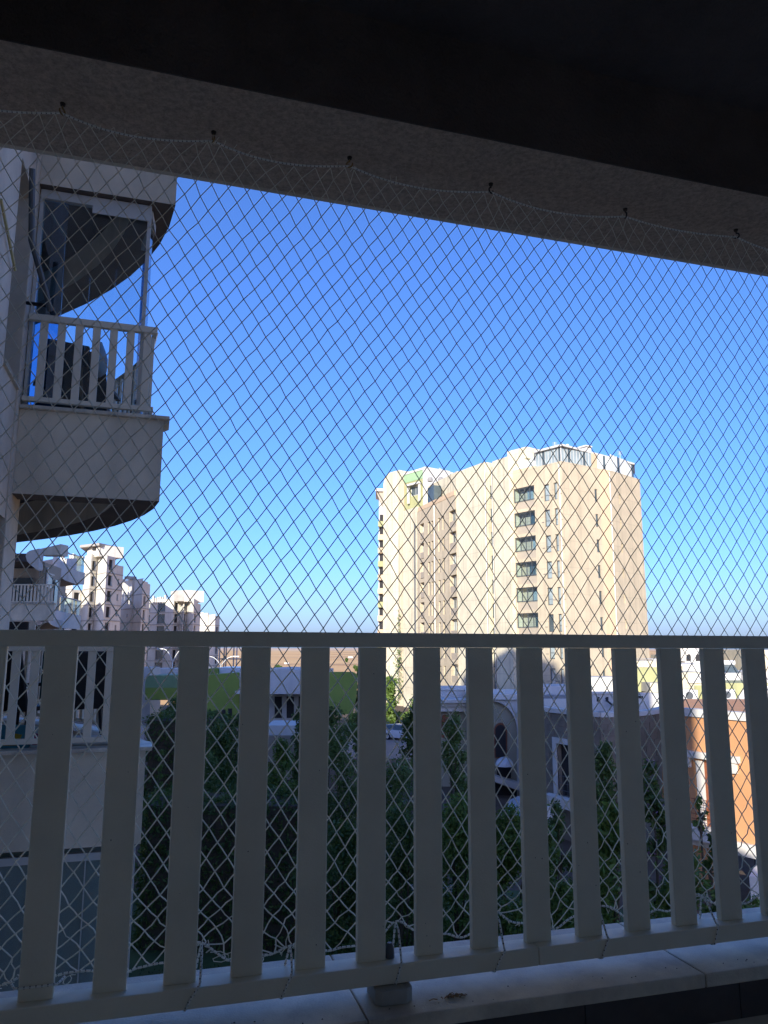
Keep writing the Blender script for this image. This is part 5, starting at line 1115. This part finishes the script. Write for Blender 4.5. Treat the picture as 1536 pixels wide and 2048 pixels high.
# ------------------------------------------------------------------ planting
def leafcloud(cent, rad, n, size, seed, shell=.62, flat=1.):
    """n folded leaves in clumps: cent (k,3), rad (k,)"""
    r = np.random.RandomState(seed); cent = np.asarray(cent, float); rad = np.asarray(rad, float)
    w_ = rad ** 2; idx = r.choice(len(cent), n, p=w_ / w_.sum()); d = r.normal(size=(n, 3)); d /= np.linalg.norm(d, axis=1)[:, None]
    rr = shell + (1 - shell) * r.rand(n) ** .6; rr *= 1 + .16 * r.normal(size=n)
    c = cent[idx] + d * (rad[idx] * rr)[:, None] * np.array([1, 1, flat])
    ax = r.normal(size=(n, 3)); ax[:, 2] -= .35; ax = ax + d * .6; ax /= np.linalg.norm(ax, axis=1)[:, None]
    sd_ = np.cross(ax, r.normal(size=(n, 3))); sd_ /= np.linalg.norm(sd_, axis=1)[:, None]
    s = size * (.6 + .8 * r.rand(n))[:, None]; nrm = np.cross(ax, sd_)
    a = c - ax * s; b = c + sd_ * s * .42 + nrm * s * .12; e = c + ax * s; f = c - sd_ * s * .42 + nrm * s * .12
    return np.stack([a, b, e, f], 1).reshape(-1, 3)
def leafmesh(name, V, mt, origin):
    n = len(V) // 4; me = bpy.data.meshes.new(name); me.vertices.add(len(V)); me.vertices.foreach_set('co', (V - np.array(origin)).ravel().astype('f'))
    me.loops.add(n * 6); me.polygons.add(n * 2); base = np.arange(n)[:, None] * 4; li = (base + np.array([0, 1, 2, 0, 2, 3])).ravel()
    me.loops.foreach_set('vertex_index', li.astype('i')); me.polygons.foreach_set('loop_start', np.arange(0, n * 6, 3, dtype='i')); me.update(calc_edges=True); me.materials.append(mt); return me
SEED = [100]
def tree(label, u, Y, vtop, wpx, mt='leaf', n=6000, leaf=None, name='leafy_tree', cat='tree', vbot=None, group=None, trunk=True, clumps=26, shape='round', open_=1.):
    SEED[0] += 1; r = np.random.RandomState(SEED[0]); x, y = pt(u, Y, 1500); zt = zat(u, vtop, Y); wd = wpx * Y / 1600; zb_ = .2 if vbot is None else max(.1, zat(u, vbot, Y)); h = zt - zb_
    t = thing(name, label, cat, (x, y, 0), group); leaf = leaf or max(.055, .0022 * Y)
    cs, rs = [], []
    for k in range(clumps):
        f = (k + .5) / clumps
        if shape == 'cone': rad = wd / 2 * (1 - f) * .9 + .05; zz = zb_ + h * f * .97
        elif shape == 'column': rad = wd / 2 * (1 - .75 * f ** 3) * .6; zz = zb_ + h * f * .93
        else: rad = wd / 2 * (math.sin(math.pi * min(.96, (.16 + f * .8))) ** .55) * .78; zz = zb_ + h * (.05 + .9 * f)
        a_ = r.rand() * 6.28 + k * 2.4; q = rad * (r.rand() ** .5)
        cr_ = wd * (.17 if shape == 'round' else .2) * (.7 + .7 * r.rand()) * (1 - .45 * f if shape == 'cone' else 1)
        zz = min(zz, zt - cr_ * .8); cs.append((x + q * math.cos(a_), y + q * math.sin(a_), zz)); rs.append(cr_)
    cs.append((x + r.normal() * wd * .05, y, zt - wd * .12)); rs.append(wd * .12)
    V = leafcloud(cs, rs, n, leaf, SEED[0], shell=.25)
    o = bpy.data.objects.new('crown', leafmesh('crown', V, M[mt], (x, y, 0))); link(o, t, (x, y, 0))
    m = MB(); m.tube([(x, y, 0), (x + r.normal() * .08, y, h * .3), (x + r.normal() * .12, y, zb_ + h * .75)], .1, 7, rs=[.02 * wd + .06, .015 * wd + .045, .02])
    for k in range(min(9, clumps)): c = cs[k * len(cs) // 9 % len(cs)]; z0_ = min(c[2] - .1, zb_ + h * .35 * r.rand()); m.tube([(x, y, max(.1, z0_)), ((x + c[0]) / 2, (y + c[1]) / 2, (z0_ + c[2]) / 2 + .1), c], .03, 5, rs=[.035, .025, .01])
    part('trunk', m, M['bark'], t); return t
def hedge(label, quad, h, mt='leafdark', n=9000, leaf=.07):
    """quad: four ground corners"""
    SEED[0] += 1; r = np.random.RandomState(SEED[0]); q = [np.array(p) for p in quad]; c0 = sum(q) / 4
    t = thing('hedge', label, 'hedge', (c0[0], c0[1], 0)); V = []
    faces = [('s', i) for i in range(4)] + [('t', 0)]; cs = []; L = [math.dist(q[i], q[(i + 1) % 4]) for i in range(4)]
    ar = [l * h for l in L] + [L[0] * L[1]]; ar = np.array(ar) / sum(ar); pts = []
    for k in range(n):
        f = r.choice(5, p=ar)
        if f < 4: s = r.rand(); p = q[f] * (1 - s) + q[(f + 1) % 4] * s; z = h * r.rand()
        else: a, b = r.rand(2); p = (q[0] * (1 - a) + q[1] * a) * (1 - b) + (q[3] * (1 - a) + q[2] * a) * b; z = h
        bump = .12 * math.sin(p[0] * 3 + z * 2) + .1 * math.sin(p[0] * 1.3 + p[1] * 2.1)
        pts.append((p[0] + r.normal() * .07, p[1] + r.normal() * .07, z + (bump if f == 4 else 0) + r.normal() * .06))
    V = leafcloud(pts, [.12] * n, n, leaf, SEED[0], shell=.0)
    o = bpy.data.objects.new('foliage', leafmesh('foliage', V, M[mt], (c0[0], c0[1], 0))); link(o, t, (c0[0], c0[1], 0))
    m = MB(); qi = [c0 + (p - c0) * .93 for p in q]; m.prism([tuple(p) for p in qi], .02, h - .12); part('dark_core', m, M['bark'], t)  # solid dark box inside the hedge, blocks the view through the leaves
def gq(u0, u1, Y0, Y1): return [pt(u0, Y0, 1600), pt(u1, Y0, 1600), (pt(u1, Y0, 1600)[0] + .6, pt(u1, Y1, 1600)[1]), (pt(u0, Y0, 1600)[0] - .2, pt(u0, Y1, 1600)[1])]
hedge('tall dark clipped hedge behind the lower neighbour balcony, the nearest hedge', gq(285, 610, 25, 27.5), zat(400, 1605, 25), n=15000, leaf=.075)
hedge('dark clipped hedge further back, below the pale green canopy', gq(285, 412, 41, 44), zat(350, 1437, 41), n=7000, leaf=.1)
hedge('low trimmed hedge along the car park in front of the tower', gq(700, 900, 88, 90.5), zat(800, 1432, 88), mt='leaf', n=6000, leaf=.18)
tree('slim bright green cypress rising between the two left hedges', 322, 29, 1500, 34, 'leaf', 2500, .06, 'cypress', shape='cone', clumps=16)
tree('dark bushy tree in front of the pale green canopy', 352, 52, 1392, 90, 'leafdark', 4500)
tree('dark tree in front of the leaf-green wall', 440, 36, 1447, 120, 'leafdark', 8000)
tree('broad dark tree filling the gap left of the white terrace', 475, 33, 1425, 110, 'leafdark', 7000)
tree('pale-flowering shrub under the green wall', 412, 31, 1500, 100, 'leafpale', 6000, name='flowering_shrub')
tree('rounded dark shrub left of the white terrace slab', 500, 30, 1535, 130, 'leafdark', 6500)
tree('green shrub below the white terrace slab', 560, 33, 1478, 95, 'leaf', 5000)
tree('spiky conifer standing against the white house fascia', 612, 46, 1365, 42, 'leafdark', 3500, .12, 'conifer', shape='cone')
tree('dark tree in front of the lowest house windows', 598, 44, 1412, 55, 'leafdark', 3000)
tree('large green shrub below the conifer', 600, 27, 1560, 130, 'leaf', 7000)
tree('dark tree rising left of the rounded green panel', 655, 36, 1410, 95, 'leafdark', 7000)
tree('broad tree with small pale blossoms below the rounded green panel', 690, 27, 1440, 150, 'leafpale', 11000)
tree('dark tree on the right of the rounded green panel', 735, 40, 1352, 60, 'leafdark', 4500)
tree('dark shrub filling the foot of the gap below the pale-blossomed tree', 680, 20, 1640, 200, 'leafdark', 11000, .06, name='shrub', cat='shrub')
tree('green tree below the car park', 805, 24, 1520, 175, 'leafpale', 11000)
tree('dark low shrub under the green tree by the car park', 810, 18, 1610, 190, 'leafdark', 10000, .055, name='shrub', cat='shrub')
tree('tall dark tree with pale flower sprigs in front of the beige villa', 908, 25, 1425, 110, 'leafpale', 11000)
tree('deep green shrub at the foot of the flowering tree', 905, 19, 1590, 190, 'leaf', 11000, .055, name='shrub', cat='shrub')
tree('bushy green tree under the white dome awning', 1012, 19, 1605, 150, 'leaf', 11000, .055)
tree('dark tree below the stone villa window', 1105, 20, 1600, 100, 'leafdark', 7000, .055)
tree('bright green leafy tree in the gap below the stone villa window', 1100, 15, 1650, 130, 'leaf', 10000, .05)
tree('dark tree in front of the stone wall', 1215, 24, 1480, 110, 'leafdark', 9000, .06)
tree('large-leaved tree close to the railing, right of centre', 1200, 12.5, 1600, 190, 'leaf', 9000, .065, 'plum_tree')
tree('tree with mauve blossom close to the railing, left of the orange villa', 1305, 13.5, 1520, 130, 'leafplum', 9000, .05, 'lilac_tree')
tree('low dark shrubs along the foot of the railing on the right', 1330, 12, 1690, 200, 'leaf', 9000, .05, name='shrub', cat='shrub')
tree('sunlit thin sapling in front of the orange villa', 1412, 17, 1665, 55, 'leaflit', 1100, .06, 'sapling', vbot=1860, clumps=12)
tree('leafy twigs crossing the orange villa\'s balcony rail', 1392, 18, 1592, 34, 'leaf', 160, .06, 'sapling', vbot=1668, clumps=6)
tree('shrub at the right end below the orange villa', 1480, 15, 1790, 90, 'leaf', 3500, .05, name='shrub', cat='shrub')
tree('sunlit young tree at the left foot of the tower', 778, 86, 1352, 46, 'leaf', 2600, .2)
tree('thin sunlit tree against the tower\'s cream wall, right of the creeper', 842, 80, 1362, 62, 'leaf', 2600, .17)
tree('yellow-green treetop beside the rounded green panel', 716, 64, 1338, 30, 'leaflit', 1500, .16)
for i, (u, Y) in enumerate(((835, 60), (1045, 60), (970, 70))): tree(['dark bush behind the slat left of the beige villa', 'dark bush between the beige and stone villas', 'tall bush rising behind the beige villa parapet'][i], u, Y, 1410 if i < 2 else 1392, 70, 'leafdark', 3500)
# park wall and bench at the lawn's far edge
t = thing('garden_kerb', 'thin pale kerb line at the far edge of the dark lawn', 'kerb', (*pt(560, 27, 1800), 0)); m = MB(); m.obox(pt(380, 27.3, 1800), pt(640, 28.6, 1800), 0, .12, 0, .16); part('kerb_stone', m, M['trim'], t)
# dark green ground cover under the shrubs
gc = MB()
for k in range(9000):
    x = nrs.uniform(-10, 14); y = nrs.uniform(9.5, 24); z = .012; s = nrs.uniform(.03, .07)
    gc.add([(x - s * .3, y, z), (x + s * .3, y, z), (x + nrs.normal() * s * .4, y + nrs.normal() * s * .4, z + s * 1.2)], [(0, 1, 2)])
solo('grass_blades', gc, M['grass'], 'short dark grass on the shaded lawn below the railing', 'grass', (0, 16, 0), kind='stuff')

# ------------------------------------------------------------------ far field details
for i, (u, v, w_, lb) in enumerate(((549, 1338, 16, 'dark bush at the field edge behind the white house fascia, left end'), (556, 1339, 10, 'small bush at the field edge right of the dark one'), (712, 1341, 22, 'field-edge bush just above the rounded green panel'), (480, 1336, 12, 'low bush in the field behind the concrete frame'), (603, 1330, 8, 'tiny lone tree in the tan field at the first gap'), (691, 1322, 7, 'tiny lone tree in the tan field above the green panel'))):
    x, y = ground(u, v + 1.5); Yb = y; tree(lb, u, Yb, v - 4 - w_ * .25, w_, 'leafdark', 900, .0011 * Yb, 'bush', 'bush', clumps=9)
for i, (u, v, lb) in enumerate(((573, 1328, 'tiny white farm building in the tan field'), (701, 1316, 'tiny pale farm building far out near the horizon'))):
    x, y = ground(u, v); t = thing('farm_building', lb, 'farm building', (x, y, 0)); s = y / 300
    part('wall', MB().box(x - .9 * s, x + .9 * s, y, y + 2 * s, 0, .55 * s), M['trim'], t); part('roof', MB().prism([(x - 1 * s, y - .2), (x + 1 * s, y - .2), (x + 1 * s, y + 2.1 * s), (x - 1 * s, y + 2.1 * s)], .55 * s + .01, .65 * s), M['taupe'], t)
# dirt tracks across the field
for i, (p, q) in enumerate((((500, 1331), (760, 1326)), ((520, 1314), (760, 1318)))):
    a_, b_ = ground(*p), ground(*q); n_ = 24; m = MB(); vs = []
    for k in range(n_ + 1):
        f = k / n_; x = a_[0] + (b_[0] - a_[0]) * f; y = a_[1] + (b_[1] - a_[1]) * f + 14 * math.sin(f * 7 + i); vs += [(x, y - 2.5, .10), (x, y + 2.5, .10)]
    m.add(vs, [(2 * k, 2 * k + 2, 2 * k + 3, 2 * k + 1) for k in range(n_)]); struct('dirt_track', m, M['paving'])
# aerials on the roofs
for u, v0, v1, Y, lb in ((1050, 1378, 1352, 52, 'thin roof aerial behind the beige villa'), (1404, 1322, 1304, 92, 'thin aerial beside the round arched belvedere'), (1110, 897, 884, 92, 'short aerial on the tower roof left of its corner'), (1240, 912, 902, 95, 'short aerial on the tower roof right of the chimney'), (880, 944, 936, 118, 'aerial on the low cream penthouse of the tower')):
    p, q = at(u, v0, Y), at(u, v1, Y); t = thing('aerial', lb, 'aerial', tuple(p)); s = Y / 90
    part('mast', MB().tube([(p[0], p[1], p[2] - .3), (p[0], p[1], q[2])], .03 * s, 5), M['steel'], t)
    m = MB()
    for k in range(4): zz = q[2] - .05 - k * .14 * s; m.tube([(p[0] - .28 * s, p[1], zz), (p[0] + .28 * s, p[1], zz)], .018 * s, 4)
    part('crossbar', m, M['steel'], t)
